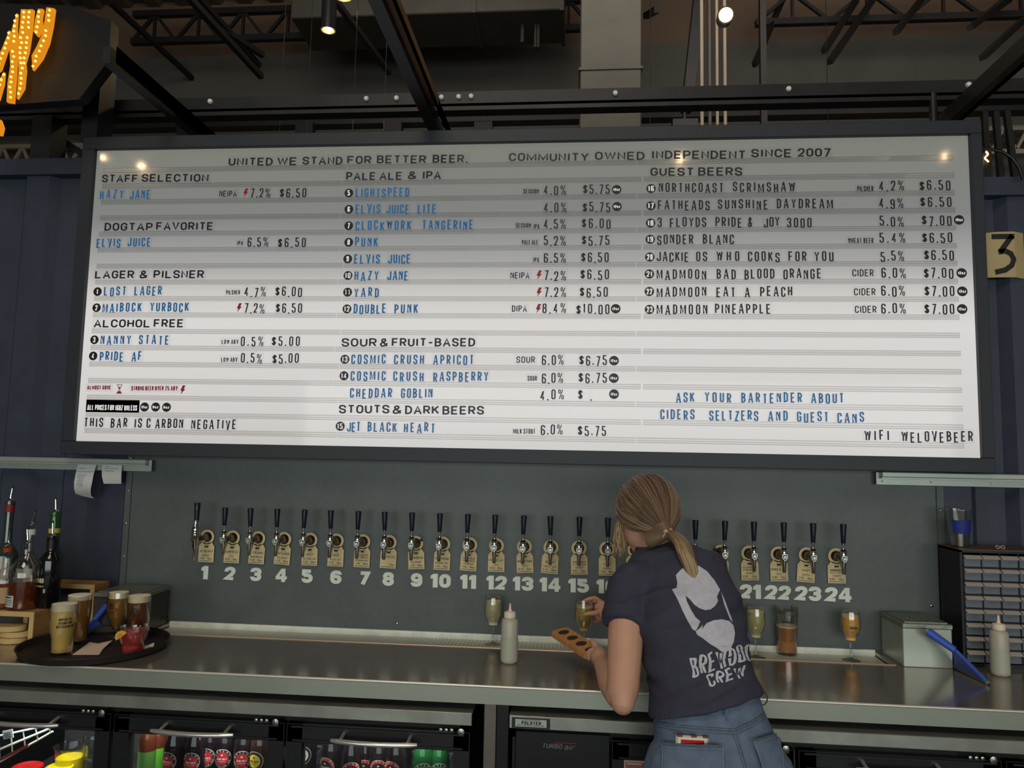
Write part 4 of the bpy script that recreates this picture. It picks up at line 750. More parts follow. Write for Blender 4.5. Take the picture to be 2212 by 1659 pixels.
l2 = [(364, 1646, -.555, 'cola', 'leftmost red label in the middle door'), (409, 1647, -.555, 'cola', 'second red label in the middle door'), (443, 1637, -.50, 'cola', 'set back between two others, middle door'), (477, 1639, -.50, 'cola', 'fourth red label, set back, middle door'), (517, 1643, -.52, 'cola', 'last red label before the yellow one'), (553, 1645, -.53, 'root', 'in the middle cooler door'), (583, 1653, -.51, 'root', 'at the right frame of the middle door')]
l3 = [(655, 1632, -.50, 'cream', 'behind the left edge of the third door'), (708, 1658, -.53, 'black', 'left in the third door'), (752, 1668, -.55, 'black', 'front row second in the third door'), (781, 1662, -.48, 'black', 'set back in the third door'), (813, 1663, -.52, 'black', 'middle of the third door'), (850, 1667, -.55, 'black', 'left of the green bottles'), (908, 1670, -.53, 'green', 'left one of the two in the third door'), (945, 1670, -.51, 'green', 'right one of the two in the third door')]
for px, py, Y, k, l in l2+l3: soda(px, py, Y, k, kn[k].replace(' in a red ring', '')+', '+l, random.uniform(-.35, .35))
for i, px in enumerate((395, 445, 500, 735, 800, 870)):
    q = at(px, 1640, Y=-.40); t = thing('soda_bottle', 'dark soda bottle in the back row of the left cooler, '+['leftmost', 'second', 'third', 'fourth', 'fifth', 'rightmost'][i]+' of six', 'bottle', (q[0], -.40, .54), 0, 'soda bottles in the back row'); put('bottle_body', BM['cola'][0], t)
# shelf boards they stand on
for (a, c, nm) in ((DX[0]+.05, DX[1]-.05, 'middle'), (DX[1]+.05, DX[2]-.05, 'right')):
    b = MB(); 
    for k in range(12): b.cyl((a+(c-a)*k/11, -.585, .53), (a+(c-a)*k/11, -.11, .53), .002, n=6)
    for y in (-.585, -.35, -.12): b.cyl((a, y, .528), (c, y, .528), .003, n=6)
    tag(obj('wire_shelf', b, M['numwhite']), 'white wire shelf inside the %s door of the left cooler' % nm, 'shelf')
# juice bottles at left of door 2
for i, (px, c, l, lm) in enumerate([(318, (92, 44, 26), 'amber juice bottle with green label, far left in the middle door', (96, 150, 70)), (340, (96, 46, 30), 'amber juice bottle with bright green label beside the colas', (120, 200, 60))]):
    q = at(px, 1632, Y=-.53+.03*i); t = thing('juice_bottle', l, 'bottle', (q[0], -.53+.03*i, .534), 0)
    m = MB(); m.lathe([(.024, 0), (.027, .01), (.027, .15), (.020, .175), (.0135, .19), (.013, .205), (.016, .206), (.016, .222)], n=20); obj('bottle_body', m, mat('amber_juice', c, .12, coat=.4), t)
    m = MB(); m.lathe([(.0276, .03), (.0276, .115)], n=20, caps=(False, False)); obj('bottle_label', m, mat('green_label', lm, .5), t)
# wire rack, jug, tubs in the left door
t = thing('wire_basket', 'white tilted wire basket rack in the leftmost cooler door', 'rack', at(60, 1620, Y=-.54)); o = np.array(t.location)
P0 = [at(x, y, Y=-.56) for x, y in ((-60, 1602), (108, 1566))]; P1 = [at(x, y, Y=-.56) for x, y in ((-60, 1644), (112, 1572))]; P2 = [at(x, y, Y=-.54) for x, y in ((-60, 1680), (114, 1580))]
m = MB()
for P in (P0, P1, P2): m.tube([P[0]-o, P[1]-o], .0032, 8)
for k in np.linspace(.03, .97, 7):
    m.tube([P0[0]+(P0[1]-P0[0])*k-o, P1[0]+(P1[1]-P1[0])*k-o, P2[0]+(P2[1]-P2[0])*k-o], .0022, 6)
for k in np.linspace(.0, .97, 9): A = P1[0]+(P1[1]-P1[0])*k; m.tube([A-o, A+V(0, .2, -.01)-o], .0022, 6)
obj('wire_frame', m, M['numwhite'], t)
m = MB(); A = at(18, 1586, Y=-.566); m.box((-.017, -.002, -.013), (.017, 0, .013)); 
for k in range(3): m.box((-.012, -.0025, -.008+.006*k), (.010, -.002, -.0065+.006*k), 1)
obj('price_ticket', m, [M['paper'], M['ink']], t, 0, loc=A-o, rot=(0, -.25, 0))
A = at(0, 1641, Y=-.57); B = at(62, 1610, Y=-.57); b = MB(); b.beam(A-V(.03, 0, .015), B, .004, .009); tag(obj('red_shelf_strip', b, mat('strip_red', (150, 70, 56), .5), None, 0), 'narrow red edging strip under the wire rack', 'strip')
for px, c, l, r in ((58, (206, 34, 38), 'red round tub lid in the leftmost cooler door', .045), (128, (236, 222, 20), 'bright yellow round tub lid beside the red one', .040)):
    q = at(px, 1656, Y=-.52); t = thing('food_tub', l, 'tub', (q[0], -.52, q[2]-.10)); m = MB(); m.lathe([(r*.8, 0), (r*.95, .09)], n=28, caps=(True, False)); obj('tub_body', m, M['squeeze'], t)
    m = MB(); m.lathe([(r, .088), (r*1.03, .09), (r*1.03, .1), (r*.93, .102), (r*.9, .096), (.001, .096)], n=32, caps=(False, True)); obj('tub_lid', m, mat('lid_colour', c, .4), t)
q = at(150, 1640, Y=-.47); t = thing('plastic_jug', 'clear plastic jug with yellow juice behind the tub lids', 'jug', (q[0], -.47, q[2]-.12)); 
m = MB(); m.lathe([(.04, 0), (.043, .09), (.046, .155), (.05, .165)], n=28, caps=(True, False)); m.tube([(.045, 0, .13), (.075, 0, .12), (.078, 0, .06), (.043, 0, .04)], .006, 8); obj('jug_body', m, M['glass'], t)
m = MB(); m.lathe([(.037, .003), (.041, .10), (.0405, .128), (.001, .128)], n=28); obj('juice', m, mat('yellow_juice', (232, 206, 20), .3), t)
q = at(205, 1630, Y=-.45); t = thing('plastic_jug', 'tall clear empty plastic jug at the right of the leftmost cooler door', 'jug', (q[0], -.45, q[2]-.12)); m = MB(); m.lathe([(.035, 0), (.038, .16), (.040, .17), (.034, .19)], n=28, caps=(True, False)); obj('jug_body', m, M['glass'], t)
# copper coloured card on the cooler behind the bartender
q0 = at(1348, 1642, Y=-.645); q1 = at(1412, 1642, Y=-.645); b = MB(); b.box((q0[0], -.645, q0[2]-.12), (q0[0]+.11, -.641, q0[2])); b.box((q0[0]+.004, -.6455, q0[2]-.12), (q0[0]+.106, -.645, q0[2]-.004), 1); b.box((q0[0]+.008, -.6458, q0[2]-.011), (q0[0]+.05, -.6455, q0[2]-.006), 0)
tag(obj('notice_card', b, [mat('card_edge', (205, 180, 170), .6), mat('card_copper', (160, 106, 92), .5)], None, 0), 'copper coloured card with pale edge on the cooler beside the jeans', 'card')
# ================================================================== SIGN, TICKET RAILS
ys = -.012
pl = [(2123, 504), (2150, 501), (2190, 500)]; pb = [(2127, 600), (2155, 599), (2195, 599)]
T3 = [at(x, y, Y=ys) for x, y in pl]; B3 = [at(x, y, Y=ys) for x, y in pb]; T3.append(T3[-1]+V(.09, .035, -.005)); B3.append(B3[-1]+V(.09, .035, -.005))
t = thing('number_sign', 'tan card sign with a hand painted black 3 on the right container wall', 'sign', B3[0]); o = np.array(t.location); n = len(T3)
m = MB(); m.add([tuple(p-o) for p in B3]+[tuple(p-o) for p in T3]+[tuple(p-o+V(0, .004, 0)) for p in B3]+[tuple(p-o+V(0, .004, 0)) for p in T3], [(i, i+1, n+i+1, n+i) for i in range(n-1)]+[(2*n+i+1, 2*n+i, 3*n+i, 3*n+i+1) for i in range(n-1)]+[(0, n, 3*n, 2*n), (n-1, 3*n-1+0, 4*n-1, 2*n-1)][:1]); obj('sign_card', m, mat('sign_tan', (186, 166, 120), .6, noise=.05), t, 0)
def ribbon(mb, pts, wd, fn, m=0):
    P = [np.array(p, float) for p in pts]; L = []; R = []
    for i in range(len(P)):
        d = P[min(i+1, len(P)-1)]-P[max(i-1, 0)]; d /= np.linalg.norm(d); n_ = np.array((-d[1], d[0])); L.append(P[i]+n_*wd/2); R.append(P[i]-n_*wd/2)
    for i in range(len(P)-1): mb.add([fn(*R[i]), fn(*R[i+1]), fn(*L[i+1]), fn(*L[i])], [(0, 1, 2, 3)], m)
m = MB(); fpx = lambda x, y: at(x, y, Y=ys-.0015)-o
ribbon(m, [(2142, 511), (2191, 510.5)], 11, fpx); ribbon(m, [(2187, 508), (2174, 526), (2160, 545)], 11.5, fpx); ribbon(m, [(2157, 544), (2172, 542), (2184, 548), (2190, 560), (2186, 573), (2172, 583), (2150, 588)], 11.5, fpx)
obj('painted_three', m, M['ink'], t, 0)
def ticket_rail(pxa, pxb, py, label, side):
    a = at(pxa, py[0], Y=-.03); c = at(pxb, py[1], Y=-.03); x0, x1 = min(a[0], c[0]), max(a[0], c[0]); z = (a[2]+c[2])/2
    t = thing('ticket_rail', label, 'ticket rail', ((x0+x1)/2, -.03, z)); L = (x1-x0)/2; q = .012
    m = MB(); m.box((-L, .002, -.024), (L, .006, .022), bev=.001); obj('back_plate', m, M['whitesteel'], t)
    m = MB(); e = (L-q if side < 0 else L, L-q if side > 0 else L); m.box((-e[1], -.022, .004), (e[0], .002, .024), bev=.003); m.box((-e[1], -.020, -.001), (e[0], .0, .004)); obj('gripper', m, M['whitesteel'], t)
    m = MB(); 
    for x in (-L+.02, L-.01, L*.25, -L*.4): m.lathe([(.0035, 0), (.0035, .0015), (.001, .003)], (x, .002, -.011), 10, (0, -1, 0))
    obj('rail_screws', m, M['chrome'], t); return z
zl = ticket_rail(-60, 327, (998, 1005), 'long aluminium ticket rail on the left wall holding two receipts', -1); ticket_rail(1893, 2290, (1030, 1044), 'long empty aluminium ticket rail on the right wall', 1)
def receipt(pts, label, lines):
    # rows: (left px, right px, y, Y depth)
    t = thing('receipt', label, 'receipt', at((pts[0][0]+pts[0][1])/2, pts[0][2], Y=pts[0][3]), 0, 'receipts on the left ticket rail'); o = np.array(t.location); m = MB(); rs = []
    for xl, xr, y, Y in pts: rs.append([at(xl+(xr-xl)*k, y, Y=Y)-o for k in (0, .33, .67, 1)])
    n = 4; vs = [tuple(p) for r in rs for p in r]; m.add(vs, [(i*n+j, (i+1)*n+j, (i+1)*n+j+1, i*n+j+1) for i in range(len(rs)-1) for j in range(3)]); obj('paper', m, M['paper'], t, 60)
    m = MB()
    for y, a, b in lines:
        i = max(k for k in range(len(pts)) if pts[k][2] <= y); p = pts[i]; q = pts[min(i+1, len(pts)-1)]; f = (y-p[2])/max(1, q[2]-p[2]); g = [p[k]+(q[k]-p[k])*f for k in range(4)]
        xa = g[0]+(g[1]-g[0])*a; xb = g[0]+(g[1]-g[0])*b
        m.add([at(xa, y-.6, Y=g[3]-.002)-o, at(xb, y-.2, Y=g[3]-.002)-o, at(xb, y+.7, Y=g[3]-.002)-o, at(xa, y+.3, Y=g[3]-.002)-o], [(0, 1, 2, 3)])
    obj('print_lines', m, mat('print_grey', (110, 112, 112), .7), t, 0)
receipt([(170, 209, 1002, -.034), (166, 206, 1012, -.040), (163, 202, 1025, -.052), (160, 199, 1042, -.060), (160, 196, 1056, -.052), (163, 196, 1066, -.038), (176, 197, 1071, -.024), (199, 203, 1076, -.016)], 'long curled receipt hanging from the left ticket rail', [(1012, .1, .45), (1019, .05, .95), (1026, .1, .6), (1030, .1, .5), (1034, .15, .5), (1038, .1, .5), (1042, .15, .45), (1046, .1, .5), (1050, .2, .5)])
receipt([(222, 264, 1003, -.034), (220, 263, 1015, -.042), (220, 262, 1028, -.046), (222, 262, 1038, -.042), (224, 262, 1045, -.036)], 'shorter receipt hanging right of the long curled one', [(1008, .15, .35), (1012, .1, .8), (1017, .15, .6)])
# ================================================================== COUNTER ITEMS
def liquid_vessel(name, label, cat, base, prof, liq, ltop, colr, foam=None, group=None, wall=.0016, n=32, rz=0):
    """prof: outer profile [(r,z)]; liquid fills from z=liq to z=ltop"""
    t = thing(name, label, cat, base, rz, group)
    m = MB(); m.lathe(prof, n=n, caps=(True, False)); inner = [(max(.001, r-wall), z) for r, z in prof if z > liq-.001]; m.lathe(inner[::-1], n=n, caps=(False, True)); obj('glass_body', m, M['glass'], t, 50)
    zs = [p[1] for p in prof]; rs = [p[0] for p in prof]
    upper = [p for p in prof if p[1] >= liq-.001]; uz = [p[1] for p in upper]; ur = [p[0] for p in upper]
    def rad(z): return float(np.interp(z, uz, ur))-wall-.0004
    Z = np.linspace(liq+.001, ltop, 12); m = MB(); m.lathe([(rad(z), z) for z in Z]+[(.001, ltop)], n=n); obj('beer' if 'beer' in label or 'pint' in label else 'drink', m, colr, t, 60)
    if foam:
        m = MB(); m.lathe([(rad(ltop), ltop+.0003), (rad(ltop+foam), ltop+foam), (rad(ltop+foam)*.6, ltop+foam+.002), (.001, ltop+foam+.0015)], n=n); obj('foam', m, M['foam'], t, 60)
    return t
TZ = CZ+.004
pc0 = at(66, 1400, Y=-.422); pc1 = at(347, 1400, Y=-.422); ctr = V((pc0[0]+pc1[0])/2, -.422, CZ+.0022); RT = (pc1[0]-pc0[0])/2*.985
t = thing('serving_tray', 'large round black serving tray with drinks on the left counter', 'tray', ctr)
m = MB(); m.lathe([(RT*.93, 0), (RT*.97, .002), (RT, .022), (RT*1.012, .023), (RT*1.012, .025), (RT*.99, .025), (RT*.955, .006), (RT*.93, .0045), (.001, .0045)], n=72); obj('tray_dish', m, M['tray'], t, 50)
TZ = CZ+.0068
PINT = lambda H, R: [(R*.80, 0), (R*.84, .003), (R*.83, .012), (R*.85, H*.25), (R*.90, H*.38), (R*.98, H*.52), (R*1.02, H*.68), (R*1.02, H*.85), (R*.99, H)]
def zat(px, py, base): return at(px, py, Y=base[1])[2]-base[2]
# front pale pint
pa = at(119, 1417, Z=TZ)+V(0, .03, 0); Hh = zat(122, 1302, pa)
ba = mat('beer_hazy_yellow', (242, 204, 124), .2, sss=.0); t = liquid_vessel('pint_glass', 'hazy yellow pint with slogan lettering, front left on the tray', 'beer glass', pa, PINT(Hh, .0400), .008, Hh-.022, ba, .020, 'drinks on the tray')
def wrap(Rf, a0, zc=0):
    return lambda u, v, d: ((Rf(zc+v)+d)*math.sin(a0+u/.04), -(Rf(zc+v)+d)*math.cos(a0+u/.04), zc+v)
pr = PINT(Hh, .0400); rf = lambda z: float(np.interp(z, [p[1] for p in pr], [p[0] for p in pr]))+.0006
m = MB()
for k, (s, w_) in enumerate((('UNITED WE', .030), ('STAND FOR', .030), ('BETTER BEER', .036))): text(m, s, -w_*.28-.004*(k == 2), w_, 0, .0085, .0016, fn=wrap(rf, .45, Hh*.72-.0115*k), y=.0)
obj('slogan_print', m, M['ink'], t, 0)
pb_ = at(153, 1392, Z=TZ)+V(0, .03, 0); Hb = zat(152, 1284, pb_); liquid_vessel('pint_glass', 'amber pint with thick foam standing behind the hazy yellow pint', 'beer glass', pb_, PINT(Hb, .0385), .008, Hb-.016, mat('beer_amber', (188, 130, 58), .2), .017, 'drinks on the tray')
pd = at(285, 1389, Z=TZ)+V(0, .03, 0); Hd = zat(290, 1285, pd); t = liquid_vessel('pint_glass', 'dark reddish brown pint with foam at the right of the tray', 'beer glass', pd, PINT(Hd, .0385), .008, Hd-.022, mat('beer_red_brown', (112, 62, 36), .2), .021, 'drinks on the tray')
def emblem(m, R_, fn, mi=0):
    "round animal-head shield print"
    n = 20; pts = [(R_*math.cos(2*math.pi*i/n), R_*1.15*math.sin(2*math.pi*i/n)) for i in range(n)]
    for i in range(n): a, b = pts[i], pts[(i+1) % n]; m.add([fn(a[0], a[1], 0), fn(b[0], b[1], 0), fn(b[0]*.8, b[1]*.8, 0), fn(a[0]*.8, a[1]*.8, 0)], [(0, 1, 2, 3)], mi)
    for tri in ([(-.5, .6), (.1, .35), (-.35, .0)], [(.1, .35), (.55, .55), (.4, -.05), (-.35, 0)], [(-.35, 0), (.4, -.05), (.05, -.65)]): m.add([fn(u*R_, v*R_, 0) for u, v in tri], [tuple(range(len(tri)))], mi)
pr2 = PINT(Hd, .0385); rf2 = lambda z: float(np.interp(z, [p[1] for p in pr2], [p[0] for p in pr2]))+.0006
m = MB(); emblem(m, .013, wrap(rf2, .1, Hd*.66)); obj('emblem_print', m, M['ink'], t, 0)
pc = at(240, 1378, Z=TZ)+V(0, .03, 0); Hc = zat(247, 1278, pc)
STEM = lambda H, R, b: [(R*.95, 0), (R*.9, .0025), (R*.2, .006), (.0045, .012), (.0042, b-.01), (.008, b), (R*.55, b+(H-b)*.12), (R*.93, b+(H-b)*.38), (R, b+(H-b)*.58), (R*.93, b+(H-b)*.85), (R*.86, H)]
t = liquid_vessel('stemmed_beer_glass', 'amber beer in a short stemmed glass with emblem, back right on the tray', 'beer glass', pc, [(.030, 0), (.028, .003), (.008, .006), (.006, .016), (.012, .024), (.024, .042), (.034, .07), (.0375, .10), (.0365, Hc-.02), (.0345, Hc)], .022, Hc-.020, mat('beer_copper', (172, 120, 54), .2), .019, 'drinks on the tray')
m = MB(); emblem(m, .010, lambda u, v, d: (.038*math.sin(-.1+u/.038), -.038*math.cos(-.1+u/.038), Hc*.72+v)); text(m, 'ALES', -.010, .010, 0, .005, .0013, fn=lambda u, v, d: (.0378*math.sin(-.1+u/.038), -.0378*math.cos(-.1+u/.038), Hc*.58+v)); obj('emblem_print', m, M['ink'], t, 0)
# pink drink
pe = at(273, 1417, Z=TZ)+V(0, .034, 0); He = zat(277, 1352, pe)
t = liquid_vessel('tumbler', 'faceted tumbler of pink red drink with a lemon wedge on the tray', 'glass', pe, [(.033, 0), (.035, .004), (.036, .03), (.0445, .055), (.0465, He)], .006, He-.012, mat('pink_drink', (206, 84, 88), .15, coat=.3, col2=(176, 50, 52), nscale=30), None, 'drinks on the tray', n=14)
m = MB(); N_ = 12; R1, R0 = .021, .0145
for i in range(N_):
    a0, a1 = math.pi*(.25+i/N_*.95), math.pi*(.25+(i+1)/N_*.95)
    m.prism([(R1*math.cos(a0), R1*math.sin(a0)), (R1*math.cos(a1), R1*math.sin(a1)), (R0*math.cos(a1), R0*math.sin(a1)), (R0*math.cos(a0), R0*math.sin(a0))], lambda u, v, d: (u, d, v), -.003, .003, 0)
    m.prism([(R0*math.cos(a0), R0*math.sin(a0)), (R0*math.cos(a1), R0*math.sin(a1)), (.0, .0)], lambda u, v, d: (u, d, v), -.0025, .0025, 1)
obj('lemon_wedge', m, [mat('lemon_rind', (236, 186, 60), .4), mat('lemon_flesh', (214, 150, 66), .4)], t, 30, loc=(-.014, -.044, He-.026), rot=(.15, .1, 0))
def sheet(pts, label, Zb, group=None):
    t = MB(); P = [V(*at(x, y, Z=Zb+dz)[:2], Zb+dz) for x, y, dz in pts]; n = len(P); c = sum(P)/n; 
    vs = [tuple(p-c) for p in P]+[tuple(V(0, 0, .0))]+[tuple(p-c-V(0, 0, .0012)) for p in P]+[(0, 0, -.0012)]
    t.add(vs, [(i, (i+1) % n, n) for i in range(n)]+[((i+1) % n+n+1, i+n+1, 2*n+1) for i in range(n)]+[(i, i+n+1, (i+1) % n+n+1, (i+1) % n) for i in range(n)]); return tag(obj('paper_napkin', t, mat('napkin', (232, 208, 186), .8), None, 40, loc=c), label, 'napkin', group)
sheet([(156, 1414, .002), (194, 1387, .008), (212, 1390, .004), (243, 1383, .01), (222, 1402, .003), (214, 1414, .002)], 'flat paper slip in the middle of the tray', TZ, 'paper slips on the tray')
sheet([(294, 1409, .004), (300, 1390, .014), (305, 1384, .042), (313, 1394, .016), (322, 1394, .018), (333, 1388, .042), (333, 1393, .032), (325, 1402, .010), (313, 1406, .006)], 'crumpled upturned paper slip at the right rim of the tray', TZ, 'paper slips on the tray')
# stemmed tasting glasses on the drip tray
GZ = CZ-.016
def wine(px, py, ytop, fill, colr, label, Yoff=.02, zb=GZ):
    b = at(px, py, Z=zb)+V(0, Yoff, 0); H = zat(px, ytop, b); return b, H, liquid_vessel('stemmed_glass', label, 'beer glass', b, STEM(H, .0345, H*.40), H*.41, H*fill, colr, .002, 'stemmed tasting glasses')
M['pale'] = mat('beer_pale_hazy', (216, 211, 182), .15); M['gold'] = mat('beer_gold', (196, 176, 98), .15); M['orange'] = mat('beer_orange', (242, 184, 100), .15); M['pale2'] = mat('beer_pale_gold', (210, 204, 154), .15)
wine(1063, 1394, 1289, .90, M['pale'], 'stemmed glass of pale hazy beer left of the squeeze bottle')
wine(1636, 1423, 1313, .92, M['pale2'], 'stemmed glass of pale gold beer under the wall number 21')
b4, H4, t4 = wine(1843, 1429, 1320, .90, M['orange'], 'stemmed glass of orange beer under the wall number 24')
m = MB(); text(m, 'BREWDOG', -.0125, .0125, 0, .0062, .0016, fn=lambda u, v, d: (.0358*math.sin(u/.035), -.0358*math.cos(u/.035), H4*.69+v)); obj('name_print', m, M['ink'], t4, 0)
bp_ = at(1703, 1416, Z=GZ)+V(0, .02, 0); Hp = zat(1703, 1311, bp_); t = liquid_vessel('pint_glass', 'straight pint glass half full of amber brown beer under the wall number 22', 'beer glass', bp_, [(.033, 0), (.035, .004), (.036, Hp*.3), (.0385, Hp*.6), (.0415, Hp*.85), (.0405, Hp)], .01, Hp*.58, mat('beer_brown', (178, 122, 74), .15), .004)
m = MB(); m.lathe([(.0378, Hp*.86), (.0392, Hp*.94)], n=30, caps=(False, False)); obj('foam_residue', m, clear_mat('foam_film', (210, 205, 190), .3, .5, .75), t)
m = MB(); text(m, 'UNITED WE STAND', -.02, .022, 0, .006, .0014, fn=lambda u, v, d: (.0405*math.sin(u/.04-.1), -.0405*math.cos(u/.04-.1), Hp*.72+v)); obj('slogan_print', m, M['ink'], t, 0)
# squeeze bottles
SQC = clear_mat('milky', (255, 255, 255), .1)
def squeeze(px, py, label, sc=1, s=1):
    b = at(px, py, Z=CZ)+V(0, .028, 0); t = thing('squeeze_bottle', label, 'bottle', b); t.scale = (sc, sc, sc)
    m = MB(); m.lathe([(.022, 0), (.0275, .004), (.0285, .012), (.028, .07), (.0275, .132), (.025, .140), (.018, .143), (.018, .147)], n=32); obj('bottle_body', m, M['squeeze'], t, 50)
    m = MB(); m.lathe([(.0195, .146), (.0195, .160), (.017, .164), (.007, .166), (.0045, .172), (.0028, .190), (.0014, .191)], n=26); obj('nozzle_cap', m, mat('cap_ivory', (232, 214, 190), .45), t, 40)
    m = MB(); m.lathe([(.0288, .0125), (.02885, .06), (.0286, .078)], n=32, caps=(False, False)); obj('liquid_band', m, mat('band_liquid', (176, 178, 160), .35), t, 60); return t
squeeze(1098, 1436, 'translucent squeeze bottle in the middle of the counter, left of the bartender'); squeeze(2172, 1464, 'translucent squeeze bottle at the right end, before the small drawers', 1.0)
# steel boxes at the ends of the drip tray
def steelbox(x0, x1, zt, label, c=(178, 186, 172)):
    t = thing('steel_box', label, 'box', ((x0+x1)/2, -.11, CZ)); h = zt-CZ; w2 = (x1-x0)/2
    m = MB(); m.box((-w2+.002, -.09, 0), (w2-.002, .09, h-.018), bev=.002); obj('box_body', m, mat('box_steel', c, .35, metal=.55, noise=.05), t, 0)
    m = MB(); m.box((-w2, -.094, h-.018), (w2, .094, h-.002), bev=.002); m.box((-w2+.012, -.080, h-.002), (w2-.012, .08, h+.001)); obj('box_lid', m, mat('box_lid_steel', (150, 152, 140), .4, metal=.7, noise=.1, bump=.4, bscale=40), t, 0)
    m = MB(); m.lathe([(.006, 0), (.005, .004), (.001, .005)], (-w2*.3, .0, h+.001), 10); obj('lid_screw', m, M['chrome'], t); return t
yb0 = -.205
xb0 = at(1952, 1441, Y=yb0)[0]; xb1 = at(2062, 1446, Y=yb0)[0]; zt_ = at(1951, 1345, Y=yb0)[2]; steelbox(xb0, xb1, zt_, 'square steel box with lid at the right end of the drip tray')
steelbox(-1.675, -1.482, zt_, 'steel box, dark reflection in its colour, at the left end of the drip tray', (84, 82, 74))  # steel colour darkened to stand in for the dark reflections
# blue squeegees
def squeegee(h0, h1, bl, br, r, label):
    t = thing('squeegee', label, 'squeegee', h1); o = np.array(t.location); h0, h1, bl, br = [np.array(p)-o for p in (h0, h1, bl, br)]
    d = h1-h0; m = MB(); m.tube([h0, h0+d*.02, h0+d*.6, h1], [r*1.0, r*1.15, r, r*.9], 14); mid = (bl+br)/2
    sd = (br-bl)/2; nrm = np.cross(sd, mid-h1); nrm /= np.linalg.norm(nrm)
    for k0, k1 in ((0, 1),):
        a = [h1-sd/np.linalg.norm(sd)*r*.9, h1+sd/np.linalg.norm(sd)*r*.9, br, bl]; m.add([tuple(p+nrm*.004) for p in a]+[tuple(p-nrm*.004) for p in a], [(0, 1, 2, 3), (7, 6, 5, 4), (0, 4, 5, 1), (1, 5, 6, 2), (2, 6, 7, 3), (3, 7, 4, 0)])
    for e in (bl, br): m.tube([h1, (h1+e)/2+nrm*.002, e], [.007, .006, .005], 8)
    obj('blue_handle', m, M['blue'], t, 40)
    f = (mid-h1); f /= np.linalg.norm(f); m = MB(); m.beam(bl-sd*.04, br+sd*.04, .012, .010, up=f); obj('blade_holder', m, M['stainless'], t, 0)
    m = MB(); m.beam(bl+f*.009-sd*.04, br+f*.009+sd*.04, .012, .004, up=nrm); obj('rubber_blade', m, M['blackrub'], t, 0); return t
h0 = at(2004, 1364, Y=-.235); h1 = at(2062, 1404, Y=-.275)
squeegee(h0, h1, at(2066, 1440, Y=-.21), at(2132, 1474, Z=CZ+.008), .0125, 'blue squeegee leaning against the right steel box')
squeegee(at(232, 1306, Y=-.20), at(205, 1338, Y=-.22), at(172, 1369, Y=-.30), at(222, 1358, Y=-.2), .011, 'blue squeegee behind the tray of drinks on the left')
# small parts cabinet with drawers
yo = at(2083, 1441, Z=CZ)[1]; xo = at(2083, 1441, Z=CZ)[0]; zo_ = at(2067, 1188, Y=yo)[2]; 
t = thing('drawer_cabinet', 'dark cabinet of many small clear fronted drawers at the right edge', 'drawer cabinet', (xo, yo, CZ)); Hc_ = zo_-CZ; NC, NR = 6, 8
cwp = at(2152, 1260, Y=yo)[0]-at(2112, 1260, Y=yo)[0]; rh = (Hc_-.026)/NR*1.0; Wc = cwp*NC+.02
m = MB(); D_ = .16; m.box((0, .004, 0), (.008, D_, Hc_)); m.box((Wc-.008, .004, 0), (Wc, D_, Hc_)); m.box((0, .004, Hc_-.008), (Wc, D_, Hc_)); m.box((0, .004, 0), (Wc, D_, .012)); m.box((0, D_-.006, 0), (Wc, D_, Hc_))
for i in range(1, NC): m.box((.01+cwp*i-.0015, .006, .01), (.01+cwp*i+.0015, D_-.01, Hc_-.01))
for j in range(1, NR): m.box((.008, .006, .013+rh*j-.0015), (Wc-.008, D_-.01, .013+rh*j+.0015))
obj('cabinet_shell', m, M['blackplastic'], t, 0)
m = MB(); m.box((-.001, .003, Hc_), (Wc+.001, D_, Hc_+.003)); obj('top_edge', m, mat('top_brown', (92, 70, 56), .5), t, 0)
DF = mat('drawer_front', (104, 112, 122), .25, coat=.3, noise=.2, nscale=12); DL = mat('drawer_lip', (176, 166, 156), .35)
m = MB(); w_ = cwp-.007; h_ = rh-.008; m.box((0, 0, 0), (w_, .003, h_), 0); m.box((0, .003, 0), (.0015, .1, h_*.9), 0); m.box((w_-.0015, .003, 0), (w_, .1, h_*.9), 0); m.box((0, .003, 0), (w_, .1, .0015), 0)
m.add([(-.001, -.013, h_*.78), (w_+.001, -.013, h_*.78), (w_+.001, .003, h_+.001), (-.001, .003, h_+.001), (-.001, -.012, h_*.72), (w_+.001, -.012, h_*.72), (w_+.001, .003, h_*.85), (-.001, .003, h_*.85)], [(0, 1, 2, 3), (4, 7, 6, 5), (0, 4, 5, 1), (1, 5, 6, 2), (3, 7, 4, 0)], 1)
drm = mesh_of(m, 'small_drawer', [DF, DL], 0)
for i in range(NC):
    for j in range(NR): put('small_drawer', drm, t, (.0135+cwp*i, .002+random.uniform(0, .004), .0165+rh*j))
# plastic cup with blue tape
b = at(2084, 1184, Z=CZ+Hc_+.003)+V(.003, .04, 0); t = thing('plastic_cup', 'clear plastic cup with blue tape on top of the drawer cabinet', 'cup', (b[0], b[1], CZ+Hc_+.003)); Hq = zat(2078, 1100, b)
m = MB(); m.lathe([(.026, 0), (.028, .002), (.0412, Hq-.003), (.0432, Hq-.002), (.0432, Hq), (.0400, Hq), (.027, .004)], n=36, caps=(True, False)); obj('cup_body', m, M['glass'], t, 40)
m = MB(); ra = lambda z: .028+(.0412-.028)*z/Hq+.0006; n = 18
a0, a1 = -1.05, 1.15; vs = []; 
for i in range(n+1):
    a = a0+(a1-a0)*i/n
    for z in (Hq*.36, Hq*.72): vs.append((ra(z)*math.sin(a), -ra(z)*math.cos(a), z))
m.add(vs, [(2*i, 2*i+2, 2*i+3, 2*i+1) for i in range(n)]); obj('blue_tape', m, mat('tape_blue', (34, 46, 128), .6), t, 60)
m = MB(); m.lathe([(.020, .003), (.021, .05)], n=20); obj('cup_filling', m, clear_mat('straws', (200, 196, 190), .4, .3, .7), t)
